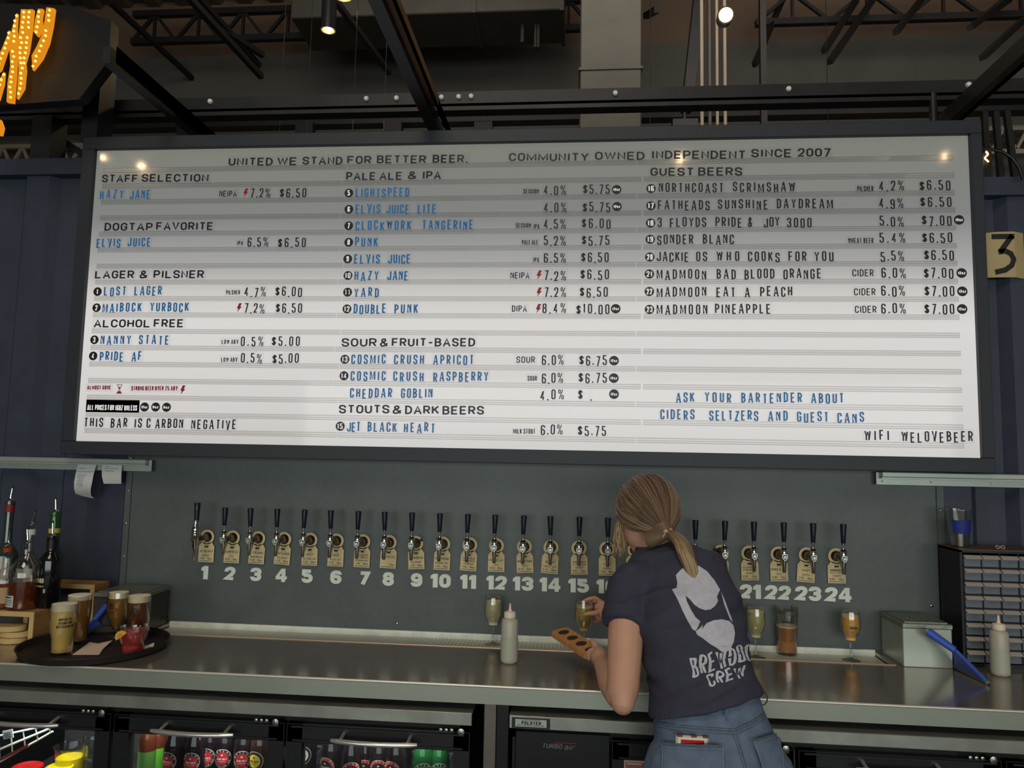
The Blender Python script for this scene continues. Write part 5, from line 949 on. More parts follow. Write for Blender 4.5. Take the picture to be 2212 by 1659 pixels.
b = at(2156, 1184, Y=yo+.03); m = MB(); pts = []
for i in range(25):
    a = 2*math.pi*i/24; pts.append((.014*math.cos(a), .004*math.sin(a*2), .007+.0055*math.sin(a)*math.cos(a)*1.8))
m.tube(pts, .0014, 6); tag(obj('rubber_band', m, mat('rubber_tan', (186, 160, 120), .6), None, loc=(b[0]+.002, yo+.02, CZ+Hc_+.0045)), 'small tan rubber band twisted in a bow on the drawer cabinet', 'rubber band')
# ---------------------------------------------------------------- wooden risers and liquor
def riser(x0, x1, y0, y1, z1, label):
    t = thing('wooden_riser', label, 'wooden riser', ((x0+x1)/2, (y0+y1)/2, CZ)); o = np.array(t.location); th = .017
    for nm, a, b_ in (('top_board', (x0, y0, z1-th), (x1, y1, z1)), ('side_board', (x1-th, y0, CZ), (x1, y1, z1-th)), ('side_board', (x0, y0, CZ), (x0+th, y1, z1-th))):
        m = MB(); m.box(np.array(a)-o, np.array(b_)-o, 0, bev=.001); obj(nm, m, M['wood'], t, 0)
    m = MB(); 
    m.box(V(x0, y0-.003, z1-th)-o, V(x1, y0-.0002, z1)-o); m.box(V(x1-th, y0-.003, CZ)-o, V(x1, y0-.0002, z1-th)-o); m.box(V(x0, y0-.003, CZ)-o, V(x0+th, y0-.0002, z1-th)-o); obj('pale_front_edge', m, M['woodlight'], t, 0)
r1 = at(70, 1390, Z=CZ); z1 = at(70, 1322, Y=r1[1])[2]; riser(r1[0]-.42, r1[0], r1[1], r1[1]+.17, z1, 'front wooden riser holding liquor bottles at the left edge')
r2 = at(203, 1352, Z=CZ); r2y = max(-.19, r2[1]); z2_ = at(200, 1263, Y=r2y)[2]; x2r = at(203, 1300, Y=r2y)[0]; riser(x2r-.28, x2r, r2y, -.02, z2_, 'taller wooden riser behind the pints at left')
for k, (dx, dy) in enumerate(((.0, 0), (.006, .004), (-.012, .002))):
    b = at(12, 1394, Z=CZ); m = MB(); m.lathe([(.036, 0), (.040, .003), (.040, .016), (.037, .019), (.001, .019)], n=30, sx=1.35); 
    tag(obj('wooden_coaster', m, M['woodlight'], None, loc=(b[0]-.01+dx, b[1]+.045+dy, CZ+.0195*k)), 'thick oval wooden coaster, %s in the stack by the front riser' % ('lowest', 'middle', 'topmost')[k], 'coaster', 'coasters stacked at the left edge')
def pourer(m_par, z, lean=(0, 0)):
    m = MB(); m.lathe([(.0115, z), (.0120, z+.004), (.008, z+.006), (.0055, z+.010)], n=16); lx, ly = lean
    m.tube([(0, 0, z+.008), (lx*.3, ly*.3, z+.022), (lx, ly, z+.048)], [.0042, .0034, .0030], 10); obj('pour_spout', m, M['chrome'], m_par)
    m = MB(); m.tube([(lx, ly, z+.047), (lx*1.15, ly*1.1, z+.056)], [.0040, .0036], 8); obj('spout_tip', m, M['blackrub'], m_par)
def liquor(px, py, Y, zb, prof, label, body, liq=None, ltop=0, lab=None, neck=None, lean=(0, 0), txt=None, top=None, scale=1, tc=None):
    x = at(px, py, Y=Y)[0]; t = thing('liquor_bottle', label, 'bottle', (x, Y, zb), 0, 'liquor bottles on the risers')
    m = MB(); m.lathe(prof, n=30); obj('bottle_body', m, body, t, 50)
    zs = [p[1] for p in prof]; rs = [p[0] for p in prof]; R_ = lambda z: float(np.interp(z, zs, rs))
    if liq: m = MB(); m.lathe([(R_(z)-.0022, z) for z in np.linspace(.005, ltop, 10)]+[(.001, ltop)], n=30); obj('liquor', m, liq, t, 60)
    if lab:
        z0, z1, a0, a1, mt = lab; m = MB(); n = 14; vs = []
        for i in range(n+1):
            a = a0+(a1-a0)*i/n
            for z in (z0, z1): vs.append(((R_(z)+.0008)*math.sin(a), -(R_(z)+.0008)*math.cos(a), z))
        m.add(vs, [(2*i, 2*i+2, 2*i+3, 2*i+1) for i in range(n)]); obj('bottle_label', m, mt, t, 60)
    if txt:
        m = MB()
        for s, a, z, w_, h, tk in txt: text(m, s, -w_/2, w_/2, 0, h, tk, fn=lambda u, v, d, a=a, z=z: ((R_(z)+.0014)*math.sin(a+u/.04), -(R_(z)+.0014)*math.cos(a+u/.04), z+v))
        obj('label_print', m, tc or M['ink'], t, 0)
    if neck: z0, z1, mt = neck; m = MB(); m.lathe([(R_(z0)+.001, z0), (R_(z1)+.001, z1)], n=20, caps=(False, False)); obj('neck_band', m, mt, t, 60)
    pourer(t, prof[-1][1], lean); return t
GC_ = M['glass']; WH = mat('whiskey', (96, 40, 14), .12, coat=.3); WH2 = mat('amber_spirit', (128, 52, 18), .12, coat=.3); LW = mat('liquor_label', (190, 188, 182), .6); DG_ = mat('green_glass', (26, 78, 36), .1, coat=.4); DK = mat('black_glass', (16, 15, 16), .15, coat=.4); GREYG = mat('smoke_glass', (46, 58, 52), .08, coat=.5); CREAM = mat('cream_print', (196, 186, 150), .6)
zr = z1+.0006; zr2 = zr; yf = r1[1]
sh = lambda R_, hb, hs, rn, ht: [(R_*.9, 0), (R_, .005), (R_, hb), (R_*.93, hb+(hs-hb)*.3), (R_*.62, hb+(hs-hb)*.75), (rn*1.05, hs), (rn, hs+.005), (rn, ht-.012), (rn*1.15, ht-.011), (rn*1.15, ht)]
hM = at(50, 1172, Y=yf+.05)[2]-zr
liquor(50, 1300, yf+.05, zr, sh(.052, .125, .185, .0145, hM), 'clear round shouldered whiskey bottle with white paper label, nearest on the front riser', GC_, WH, .098, (.012, .052, -.95, .05, LW), None, (-.006, 0), [('BOURBON', -.45, .045, .030, .006, .0014), ('KENTUCKY STRAIGHT', -.45, .036, .032, .003, .0008), ('WHISKEY SMALL BATCH', -.45, .029, .034, .003, .0008), ('HAND BOTTLED 45%', -.45, .021, .030, .003, .0008)])
hN = at(92, 1158, Y=yf+.08)[2]-zr
liquor(103, 1300, yf+.085, zr, sh(.037, .165, .198, .0165, hN), 'squat black labelled bourbon bottle with big white letters, right on the front riser', DK, None, 0, None, (hN-.045, hN-.012, M['blackrub']), (-.003, 0), [('KNOB', -.25, .098, .034, .017, .0040), ('CREEK', -.25, .078, .036, .006, .0016), ('9', .25, .062, .008, .014, .0030)], tc=CREAM)
hG = at(106, 1106, Y=yf+.14)[2]-zr
liquor(106, 1300, yf+.14, zr, sh(.036, .16, .21, .0185, hG), 'tall green necked bottle behind the black labelled bourbon', DG_, None, 0, None, (hG-.075, hG-.058, mat('neck_gold', (196, 168, 92), .5)), (-.004, 0))
hC = at(55, 1134, Y=yf+.12)[2]-zr
liquor(56, 1300, yf+.125, zr, sh(.038, .14, .185, .0145, hC), 'clear bottle with silver neck label behind the front whiskey bottle', GC_, WH2, .11, (.095, .130, -1.0, 1.0, LW), (hC-.035, hC-.015, M['paper']), (.010, 0))
hL = at(8, 1082, Y=yf+.12)[2]-zr
liquor(5, 1300, yf+.12, zr, sh(.040, .17, .215, .0150, hL), 'tall smoky green bottle with red neck band at the left edge', GREYG, None, 0, (.09, .165, -1.2, 1.0, LW), (hL-.040, hL-.012, mat('neck_red', (128, 32, 30), .5)), (.004, 0), [('S', .75, .14, .010, .014, .0022)])
hO = at(20, 1178, Y=yf+.04)[2]-zr
liquor(8, 1300, yf+.045, zr, sh(.034, .10, .138, .0135, hO), 'small clear bottle with orange red neck band and dark spirit at the left edge', GC_, WH2, .088, (.02, .075, -1.2, .9, mat('label_tan', (176, 146, 104), .6)), (hO-.022, hO-.008, mat('neck_orange', (170, 56, 32), .5)), (.002, 0))
hQ = at(-20, 1120, Y=yf+.10)[2]-zr
# ================================================================== BARTENDER
from mathutils import noise as mnoise
from mathutils.geometry import delaunay_2d_cdt
def remesh(mb, vox, it=6, fac=.5):
    me = bpy.data.meshes.new('tmp'); me.from_pydata(mb.v, [], mb.f); o = bpy.data.objects.new('tmp', me); COL.objects.link(o)
    bm2 = __import__('bmesh').new(); bm2.from_mesh(me); __import__('bmesh').ops.recalc_face_normals(bm2, faces=bm2.faces); bm2.to_mesh(me); bm2.free()
    r = o.modifiers.new('r', 'REMESH'); r.mode = 'VOXEL'; r.voxel_size = vox
    if it: s = o.modifiers.new('s', 'SMOOTH'); s.iterations = it; s.factor = fac
    dg = bpy.context.evaluated_depsgraph_get(); dg.update(); out = bpy.data.meshes.new_from_object(o.evaluated_get(dg)); bpy.data.objects.remove(o)
    out.materials.clear(); return out
def nrm(v): v = np.array(v, float); return v/np.linalg.norm(v)
def ell(c, U, Vv, a, b, n=28, p=2.3):
    out = []
    for i in range(n):
        t = 2*math.pi*i/n; ct, st = math.cos(t), math.sin(t)
        out.append(np.array(c, float)+np.array(U)*a*math.copysign(abs(ct)**(2/p), ct)+np.array(Vv)*b*math.copysign(abs(st)**(2/p), st))
    return out
def loft(mb, rings, n=28): mb.rings([ell(*r, n=n) for r in rings])
def limb(mb, pts, rs, n=14):
    P = [np.array(p, float) for p in pts]; Q = []; R = []
    for i in range(len(P)-1):
        for k in range(6): f = k/6; Q.append(P[i]*(1-f)+P[i+1]*f); R.append(rs[i]*(1-f)+rs[i+1]*f)
    Q.append(P[-1]); R.append(rs[-1])
    for _ in range(2):
        Q = [Q[0]]+[(Q[i-1]+2*Q[i]+Q[i+1])/4 for i in range(1, len(Q)-1)]+[Q[-1]]
    mb.tube(Q, R, n); mb.ball(Q[0], R[0], 12); mb.ball(Q[-1], R[-1], 12)
person = thing('person', 'bartender seen from behind in navy t-shirt and jeans, leaning over the counter', 'person', (.46, -.90, 0)); PO = V(.46, -.90, 0)
# spine, from pelvis to neck base
sp = [V(.477, -.875, .80), V(.474, -.868, .88), V(.450, -.845, .97), V(.440, -.79, 1.07), V(.422, -.715, 1.165), V(.392, -.645, 1.245), V(.350, -.590, 1.305)]
hw = [.160, .156, .132, .130, .146, .158, .085]; hd = [.112, .108, .090, .094, .104, .088, .055]
wdir = nrm((1, .05, .26))
def torso(mb, g=0., i0=0, i1=7, wmul=1.):
    rs = []
    for i in range(i0, i1):
        d = nrm(sp[min(i+1, 6)]-sp[max(i-1, 0)]); k = min(1, i/3); U = nrm((1, .05-.10*max(0, i-3)/3, .05+.22*k)); U = nrm(U-d*np.dot(U, d)); W = np.cross(d, U); rs.append((sp[i], U, W, (hw[i]+g)*wmul, hd[i]+g))
    loft(mb, rs)
LSH = at(1356, 1262, Y=-.69); LEL = at(1345, 1508, Y=-.85); LWR = at(1300, 1432, Y=-.62); LHD = at(1292, 1412, Y=-.555)
RSH = V(.492, -.600, 1.205); REL = V(.44, -.40, 1.075); RWR = at(1318, 1332, Y=-.205); RPM = at(1297, 1317, Y=-.172)
HC = at(1393, 1112, Y=-.565)
fwd = nrm((-.60, .66, -.45)); upv = nrm(V(-.12, .25, 1)); upv = nrm(upv-fwd*np.dot(upv, fwd)); rgt = np.cross(fwd, upv)
hp = lambda x, y, z: HC+rgt*x+fwd*y+upv*z   # head frame: x right, y face, z up
skin = MB()
torso(skin, -.006, 0, 7)
def headball(c, r): 
    b = MB(); b.ball((0, 0, 0), 1, 20); return [hp(c[0]+p[0]*r[0], c[1]+p[1]*r[1], c[2]+p[2]*r[2]) for p in b.v], b.f
for c, r in (((0, -.012, .018), (.074, .092, .088)), ((0, .030, -.040), (.056, .058, .062)), ((0, .055, -.082), (.030, .026, .022)), ((0, .088, -.022), (.0095, .016, .022)), ((0, .092, -.032), (.014, .012, .009)), ((0, .080, -.058), (.021, .010, .006)), ((-.028, .070, .006), (.018, .012, .008)), ((.028, .070, .006), (.018, .012, .008)), ((-.066, -.002, -.026), (.007, .014, .024)), ((.066, -.002, -.026), (.007, .014, .024))):
    v, f = headball(c, r); skin.add(v, f)
limb(skin, [sp[6]-V(0, 0, .04), sp[6]+V(-.004, .012, .03), hp(0, -.03, -.055)], [.058, .052, .052], 18)
limb(skin, [LSH, (LSH+LEL)/2+V(.0, -.006, 0), LEL, LEL*.6+LWR*.4+V(-.004, -.0, .0), LWR], [.050, .0485, .0415, .0395, .0245], 16)
limb(skin, [LEL+V(0, -.006, -.008), LEL+V(0, .01, .02)], [.033, .041])
limb(skin, [RSH, (RSH+REL)/2, REL, REL*.55+RWR*.45, RWR], [.044, .040, .035, .034, .024], 16)
limb(skin, [sp[5]+V(-.05, -.01, .0), LSH], [.055, .046]); limb(skin, [sp[5], RSH], [.055, .044])
# legs
HL = [V(.392, -.875, .80), V(.365, -.86, .46), V(.345, -.93, .09)]; HR = [V(.560, -.885, .80), V(.585, -.885, .46), V(.600, -.95, .09)]
for L_ in (HL, HR): limb(skin, L_, [.085, .055, .036]); limb(skin, [L_[2], L_[2]+V(0, .12, -.04)], [.036, .028])
# hands: palm + five fingers
def finger(mb, pts, r0): limb(mb, pts, [r0*(1-.16*i/(len(pts)-1)*2) for i in range(len(pts))], 10)
def px3(l): return [at(x, y, Y=Y) for x, y, Y in l]
# right hand around the bowl of the glass
limb(skin, [RWR, at(1304, 1322, Y=-.185), at(1296, 1312, Y=-.165)], [.0235, .027, .022], 14); limb(skin, px3([(1303, 1310, -.175), (1297, 1330, -.155)]), [.020, .020])
finger(skin, px3([(1300, 1318, -.195), (1288, 1324, -.213), (1274, 1325, -.220), (1263, 1327, -.216)]), .0112)      # thumb, in front
finger(skin, px3([(1300, 1302, -.172), (1286, 1291, -.180), (1270, 1294, -.186), (1256, 1302, -.188)]), .0095)      # index over the rim
finger(skin, px3([(1300, 1306, -.160), (1286, 1298, -.140), (1268, 1300, -.125), (1254, 1306, -.132)]), .0095)
finger(skin, px3([(1300, 1322, -.150), (1290, 1330, -.128), (1274, 1330, -.118), (1262, 1326, -.124)]), .0092)
finger(skin, px3([(1300, 1330, -.155), (1292, 1342, -.135), (1280, 1344, -.124), (1270, 1338, -.126)]), .0082)
# left hand gripping the paddle
limb(skin, [LWR, at(1295, 1420, Y=-.59), LHD], [.0235, .027, .024], 14)
for k in range(4):
    o_ = .019*k; a = at(1290, 1412, Y=-.548)+V(.002-.0*k, -.028+o_, .012-.006*k)
    finger(skin, [a+V(.008, 0, -.01), a+V(-.016, .006, .006), a+V(-.030, .010, -.004), a+V(-.028, .010, -.024)], .0090-.0005*k)
a = at(1292, 1408, Y=-.56); finger(skin, [a+V(.002, 0, .002), a+V(-.012, .018, .018), a+V(-.020, .044, .024)], .0105)
SKIN = mat('skin', (206, 156, 130), .5, noise=.05, nscale=14, sss=.15, bump=.08, bscale=220)
me = remesh(skin, .0042, 5)
off = lambda me: [setattr(v, 'co', v.co-Vector(PO)) for v in me.vertices]
off(me); me.materials.append(SKIN); me.shade_smooth(); body = put('body', me, person)
# face details (turned away from the camera)
m = MB()
for s in (-1, 1): v, f = headball((s*.028, .074, .004), (.0115, .0085, .0075)); m.add([p-PO for p in v], f, 0); v, f = headball((s*.028, .0805, .003), (.005, .003, .005)); m.add([p-PO for p in v], f, 1)
obj('eyes', m, [mat('eye_white', (220, 216, 210), .3), mat('iris', (60, 70, 70), .3)], person)
m = MB(); v, f = headball((0, .089, -.057), (.019, .005, .004)); m.add([p-PO for p in v], f); v, f = headball((0, .087, -.063), (.016, .005, .0045)); m.add([p-PO for p in v], f); obj('lips', m, mat('lips', (170, 98, 90), .45), person)
m = MB()
for s in (-1, 1): m.tube([hp(s*.014, .083, .022)-PO, hp(s*.028, .080, .028)-PO, hp(s*.042, .068, .022)-PO], [.0022, .0025, .0012], 6)
obj('eyebrows', m, mat('brow', (84, 62, 48), .7), person)
# t-shirt
sh_ = MB(); torso(sh_, .010, 3, 7)
sp2 = sp[2]-V(-.006, .006, .055)
d = nrm(sp[3]-sp[2]); U = nrm((1, .03, .24)); U = nrm(U-d*np.dot(U, d)); W = np.cross(d, U)
Uh = nrm((1, 0, .27)); Wh = nrm((0, 1, -.16))
loft(sh_, [(V(.447, -.846, .966), Uh, Wh, .151, .120), (V(.446, -.842, .985), Uh, Wh, .147, .114), (V(.444, -.822, 1.02), Uh, nrm((0, 1, -.15)), .142, .106), (sp[3], U, W, .141, .106)])
limb(sh_, [sp[5]+V(-.03, -.01, -.005), LSH+V(.012, 0, -.004)], [.066, .066], 20); limb(sh_, [sp[5]+V(.02, 0, -.01), RSH], [.072, .060], 20)
lsd = nrm(LEL-LSH); LSE = LSH+lsd*.118
sh_.tube([LSH-lsd*.01, LSH+lsd*.03, LSH+lsd*.075, LSE], [.060, .062, .063, .0615], 24)
rsd = nrm(REL-RSH); sh_.tube([RSH-rsd*.01, RSH+rsd*.04, RSH+rsd*.15], [.054, .056, .054], 24)
ncd = nrm(V(-.03, .10, .9)); sh_.tube([sp[6]-ncd*.03, sp[6]+ncd*.012, sp[6]+ncd*.028], [.085, .064, .059], 24)
# slope of the trapezius
limb(sh_, [sp[6]+V(-.01, 0, .0), LSH+V(.015, .004, .004)], [.050, .050], 16); limb(sh_, [sp[6]+V(.02, 0, -.01), RSH+V(-.01, 0, 0)], [.050, .052], 16)
me = remesh(sh_, .0052, 7)
me.update()
NS = [v.normal.copy() for v in me.vertices]
for v, n_ in zip(me.vertices, NS):
    c = v.co.copy(); wl = max(0, 1-abs(c.z-.99)/.16); q = c.x*.8+c.z*.6; r_ = -c.x*.45+c.z*1.0
    a = (mnoise.noise(Vector((q*5, r_*26, c.y*6)))*.016+mnoise.noise(Vector((q*9, r_*55, 7)))*.004)*wl
    b = mnoise.noise(Vector((q*7, r_*17, c.y*9+4)))*.010
    b += (max(0, 1-abs(mnoise.noise(Vector((q*4+3, r_*12, c.y*4))))*3.2)**2)*.007
    s_ = mnoise.noise(Vector((c.x*30+c.z*10, c.z*24, 3)))*.0016
    hm = min(1, max(0, (c.z-.955)/.05)); v.co = c+n_*(a+b+s_)*hm
bvh_sh = BVHTree.FromPolygons([v.co.copy() for v in me.vertices], [tuple(p.vertices) for p in me.polygons])
off(me); SHIRT = mat('shirt_navy', (58, 58, 74), .85, noise=.06, nscale=40, bump=.25, bscale=260); me.materials.append(SHIRT); me.shade_smooth(); shirt = put('t_shirt', me, person)
m = MB(); m.tube([sp[6]+ncd*.0275+(nrm(np.cross(ncd, (0, 1, 0)))*math.cos(a)+np.cross(ncd, nrm(np.cross(ncd, (0, 1, 0))))*math.sin(a))*.0585-PO for a in [2*math.pi*i/28 for i in range(29)]], .0042, 8); obj('neck_rib', m, SHIRT, shirt, 60)
m = MB(); aa = nrm(np.cross(lsd, (0, 1, 0))); bb_ = np.cross(lsd, aa); m.tube([LSE-lsd*.006+(aa*math.cos(a)+bb_*math.sin(a))*.0612-PO for a in [2*math.pi*i/28 for i in range(29)]], .0028, 8); obj('sleeve_hem', m, SHIRT, shirt, 60)
CV = Vector(CAM)
def hit(px, py, bvh, offs=.0012):
    d = Vector(at(px, py, Y=1.)-CAM).normalized(); h = bvh.ray_cast(CV, d)
    if h[0] is None: return None
    n_ = h[1] if h[1].dot(d) < 0 else -h[1]; return np.array(h[0]-d*offs*1.2+n_*offs*.6)
def decal_poly(mb, poly, bvh, step=5, offs=.0012, m=0):
    P = []; n = len(poly)
    for i in range(n):
        a, b = np.array(poly[i], float), np.array(poly[(i+1) % n], float); k = max(1, int(np.linalg.norm(b-a)/step))
        for j in range(k): P.append(a+(b-a)*j/k)
    nb = len(P); poly_np = np.array(poly, float)
    def inside(x, y):
        c = False
        for i in range(n):
            (x0, y0), (x1, y1) = poly_np[i-1], poly_np[i]
            if (y0 > y) != (y1 > y) and x < (x1-x0)*(y-y0)/(y1-y0)+x0: c = not c
        return c
    x0, y0 = poly_np.min(0); x1, y1 = poly_np.max(0); y = y0+step/2
    while y < y1:
        x = x0+step/2
        while x < x1:
            if inside(x, y): P.append(np.array((x, y)))
            x += step
        y += step
    r = delaunay_2d_cdt([Vector((float(p[0]), float(p[1]))) for p in P], [], [list(range(nb))], 1, 1e-4)
    pts = [hit(v[0], v[1], bvh, offs) for v in r[0]]; ok = [p is not None for p in pts]; med = None
    fs = [f for f in r[2] if all(ok[i] for i in f) and max(np.linalg.norm(pts[f[0]]-pts[f[1]]), np.linalg.norm(pts[f[1]]-pts[f[2]])) < .03]
    mb.add([(p-PO if p is not None else (0, 0, 0)) for p in pts], [tuple(f) for f in fs], m)
pc = lambda l, s=2.518, ox=1180, oy=1000: [(ox+x/s, oy+y/s) for x, y in l]
m = MB(); step = 4.5
decal_poly(m, pc([(705, 610), (735, 578), (775, 560), (830, 560), (875, 590), (915, 640), (945, 690), (928, 728), (935, 752), (920, 778), (895, 797), (865, 802), (835, 792), (805, 772), (783, 745), (758, 722), (764, 752), (788, 800), (812, 840), (838, 862), (824, 896), (812, 914), (796, 906), (768, 858), (742, 806), (714, 742), (684, 688), (709, 680), (713, 652)]), bvh_sh, step)
decal_poly(m, pc([(820, 934), (812, 916), (832, 902), (852, 880), (846, 905), (872, 872), (910, 856), (955, 850), (995, 860), (1018, 885), (1026, 925), (1020, 970), (1004, 1010), (975, 1032), (958, 1030), (925, 1006), (890, 985), (852, 955)]), bvh_sh, step)
decal_poly(m, pc([(950, 700), (968, 740), (986, 790), (1004, 835), (1014, 868), (998, 850), (984, 815), (966, 765)]), bvh_sh, step)
decal_poly(m, pc([(884, 628), (922, 668), (940, 690), (925, 698), (905, 662)]), bvh_sh, 4)
def decal_text(mb, s, x0, x1, yb0, yb1, h0, h1, t, bvh, gap=.14):
    g = MB(); L = x1-x0; text(g, s, 0, L, 0, 1.0, t, fn=lambda u, v, d: (u, v+.5, 0), gap=gap, tyf=1, rad=.4)
    # bars measured in pixels: heights are unit, so rebuild with true weights
    g = MB(); text(g, s, 0, L, h0/2, h0, t, fn=lambda u, v, d: (u, v/h0, 0), gap=gap, tyf=.85, rad=.45)
    for f in g.f:
        q = [g.v[i] for i in f]; K = 3; grid = []
        for i in range(K+1):
            for j in range(K+1):
                a, b = i/K, j/K; u = (q[0][0]*(1-a)+q[1][0]*a)*(1-b)+(q[3][0]*(1-a)+q[2][0]*a)*b; v = (q[0][1]*(1-a)+q[1][1]*a)*(1-b)+(q[3][1]*(1-a)+q[2][1]*a)*b
                k = u/L; hh = h0+(h1-h0)*k; X = x0+u+2.2*math.sin(v*5+u*.12)-v*4; Yp = yb0+(yb1-yb0)*k-v*hh+1.6*math.sin(u*.22); grid.append(hit(X, Yp, bvh, .0013))
        if any(p is None for p in grid): continue
        mb.add([p-PO for p in grid], [(i*(K+1)+j, (i+1)*(K+1)+j, (i+1)*(K+1)+j+1, i*(K+1)+j+1) for i in range(K) for j in range(K)])
decal_text(m, 'BREWDOG', 1495, 1628, 1464, 1424, 43, 36, 5.6, bvh_sh, .22); decal_text(m, 'CREW', 1530, 1612, 1484, 1462, 28, 26, 5.0, bvh_sh, .22)
obj('back_print', m, mat('print_white', (196, 194, 204), .75, noise=.08, nscale=60), shirt, 0)
# jeans
jn = MB(); torso(jn, .004, 0, 2)
loft(jn, [(V(.480, -.878, .74), (1, 0, 0), (0, 1, 0), .166, .118), (V(.480, -.876, .80), (1, 0, 0), (0, 1, 0), .168, .122), (V(.474, -.870, .87), nrm((1, 0, .10)), (0, 1, 0), .158, .117), (V(.458, -.856, .935), nrm((1, 0, .2)), (0, 1, 0), .142, .106), (V(.447, -.846, .985), nrm((1, 0, .26)), (0, 1, 0), .136, .099)])
for s, L_ in ((-1, HL), (1, HR)): limb(jn, [L_[0]+V(s*.008, -.010, .01), L_[0]+V(s*.006, -.008, -.10), L_[1], L_[2]+V(0, 0, .05)], [.100, .096, .070, .060], 20)
me = remesh(jn, .006, 7)
NS = [v.normal.copy() for v in me.vertices]
for v, n_ in zip(me.vertices, NS):
    c = v.co.copy(); v.co = c+n_*(mnoise.noise(Vector((c.x*14, c.z*22, c.y*14)))*.004+mnoise.noise(Vector((c.x*50, c.z*50, 2)))*.0012)
me.update(); bvh_j = BVHTree.FromPolygons([v.co.copy() for v in me.vertices], [tuple(p.vertices) for p in me.polygons])
off(me); DEN = mat('denim', (98, 114, 136), .85, noise=.16, nscale=26, bump=.35, bscale=320, detail=8); me.materials.append(DEN); me.shade_smooth(); jeans = put('jeans', me, person)
DEN2 = mat('denim_seam', (84, 97, 114), .85, noise=.22, nscale=90, bump=.3, bscale=300); STI = mat('denim_edge', (128, 138, 152), .85, noise=.1, nscale=120)
def strip(mb, pts, wd, bvh, offs=.002, m=0):
    P = []
    for i in range(len(pts)-1):
        a, b = np.array(pts[i], float), np.array(pts[i+1], float); k = max(1, int(np.linalg.norm(b-a)/6)); P += [a+(b-a)*j/k for j in range(k)]
    P.append(np.array(pts[-1], float)); rows = []
    for i in range(len(P)):
        d = P[min(i+1, len(P)-1)]-P[max(i-1, 0)]; d /= np.linalg.norm(d); n_ = np.array((-d[1], d[0]))
        rows.append([hit(*(P[i]+n_*wd*k), bvh, offs) for k in (-.5, 0, .5)])
    for a, b in zip(rows[:-1], rows[1:]):
        if any(p is None for p in a+b): continue
        mb.add([p-PO for p in a+b], [(0, 1, 4, 3), (1, 2, 5, 4)], m)
m = MB(); strip(m, [(1412, 1561), (1450, 1569), (1500, 1574), (1588, 1580), (1592, 1580)], 8, bvh_j, .003); strip(m, [(1592, 1578), (1620, 1565), (1656, 1541)], 8, bvh_j, .003); strip(m, [(1588, 1580), (1600, 1620), (1612, 1659), (1616, 1690)], 7, bvh_j, .003)
for off_ in (-3.4, 3.4):
    strip(m, [(1412, 1561+off_), (1450, 1569+off_), (1500, 1574+off_), (1588, 1580+off_)], 1.1, bvh_j, .0045, 1); strip(m, [(1592, 1578+off_), (1620, 1565+off_), (1656, 1541+off_)], 1.1, bvh_j, .0045, 1); strip(m, [(1588+off_, 1583), (1600+off_, 1620), (1612+off_, 1659)], 1.1, bvh_j, .0045, 1)
obj('yoke_seams', m, [DEN2, STI], jeans, 0)
def pocket(pts, nm='back_pocket'):
    m = MB(); decal_poly(m, pts, bvh_j, 6, .010); n = len(pts)
    strip(m, [pts[0], pts[1]], 6, bvh_j, .0125, 1); strip(m, [pts[i] for i in list(range(1, n))+[0]], 1.6, bvh_j, .0125, 2); strip(m, [(pts[0][0], pts[0][1]+5), (pts[1][0], pts[1][1]+5)], 1.2, bvh_j, .014, 2); return obj(nm, m, [DEN, DEN2, STI], jeans, 0)
pocket([(1434, 1608), (1561, 1613), (1563, 1659), (1555, 1715), (1500, 1735), (1436, 1712)]); pocket([(1626, 1602), (1672, 1588), (1686, 1630), (1692, 1680), (1680, 1712), (1655, 1690)])
m = MB(); strip(m, [(1415, 1548), (1470, 1544), (1540, 1530), (1600, 1513), (1640, 1498)], 14, bvh_j, .0035, 0); strip(m, [(1415, 1556), (1470, 1552), (1540, 1538), (1600, 1521), (1640, 1507)], 1.2, bvh_j, .005, 1); wbd = obj('waistband', m, [DEN, STI], jeans, 0)
for x, y0, y1 in ((1566, 1524, 1550),):
    m = MB(); strip(m, [(x, y0), (x+1, (y0+y1)/2), (x+3, y1)], 7.5, bvh_j, .007, 0); strip(m, [(x-2, y0), (x-1, (y0+y1)/2), (x+1, y1)], 1, bvh_j, .0085, 1); strip(m, [(x+2.5, y0), (x+3.5, (y0+y1)/2), (x+5.5, y1)], 1, bvh_j, .0085, 1); obj('belt_loop', m, [DEN2, STI], jeans, 0)
h = hit(1646, 1512, bvh_j); q = at(1647, 1508, Y=-.86)
m = MB(); m.tube([q+V(.012*math.cos(a), 0, .017*math.sin(a))-PO for a in np.linspace(-1.9, 2.2, 16)], .0016, 6); obj('key_ring', m, M['chrome'], jeans)
for s, L_ in ((-1, HL), (1, HR)):
    m = MB(); c = L_[2]+V(0, .04, 0)-PO
    loft(m, [(c+V(0, 0, -.09), (1, 0, 0), (0, 1, 0), .045, .125), (c+V(0, .0, -.06), (1, 0, 0), (0, 1, 0), .048, .128), (c+V(0, -.02, -.02), (1, 0, 0), (0, 1, 0), .040, .09), (c+V(0, -.045, .03), (1, 0, 0), (0, 1, 0), .038, .05)]); obj('shoe', m, M['blackrub'], person)
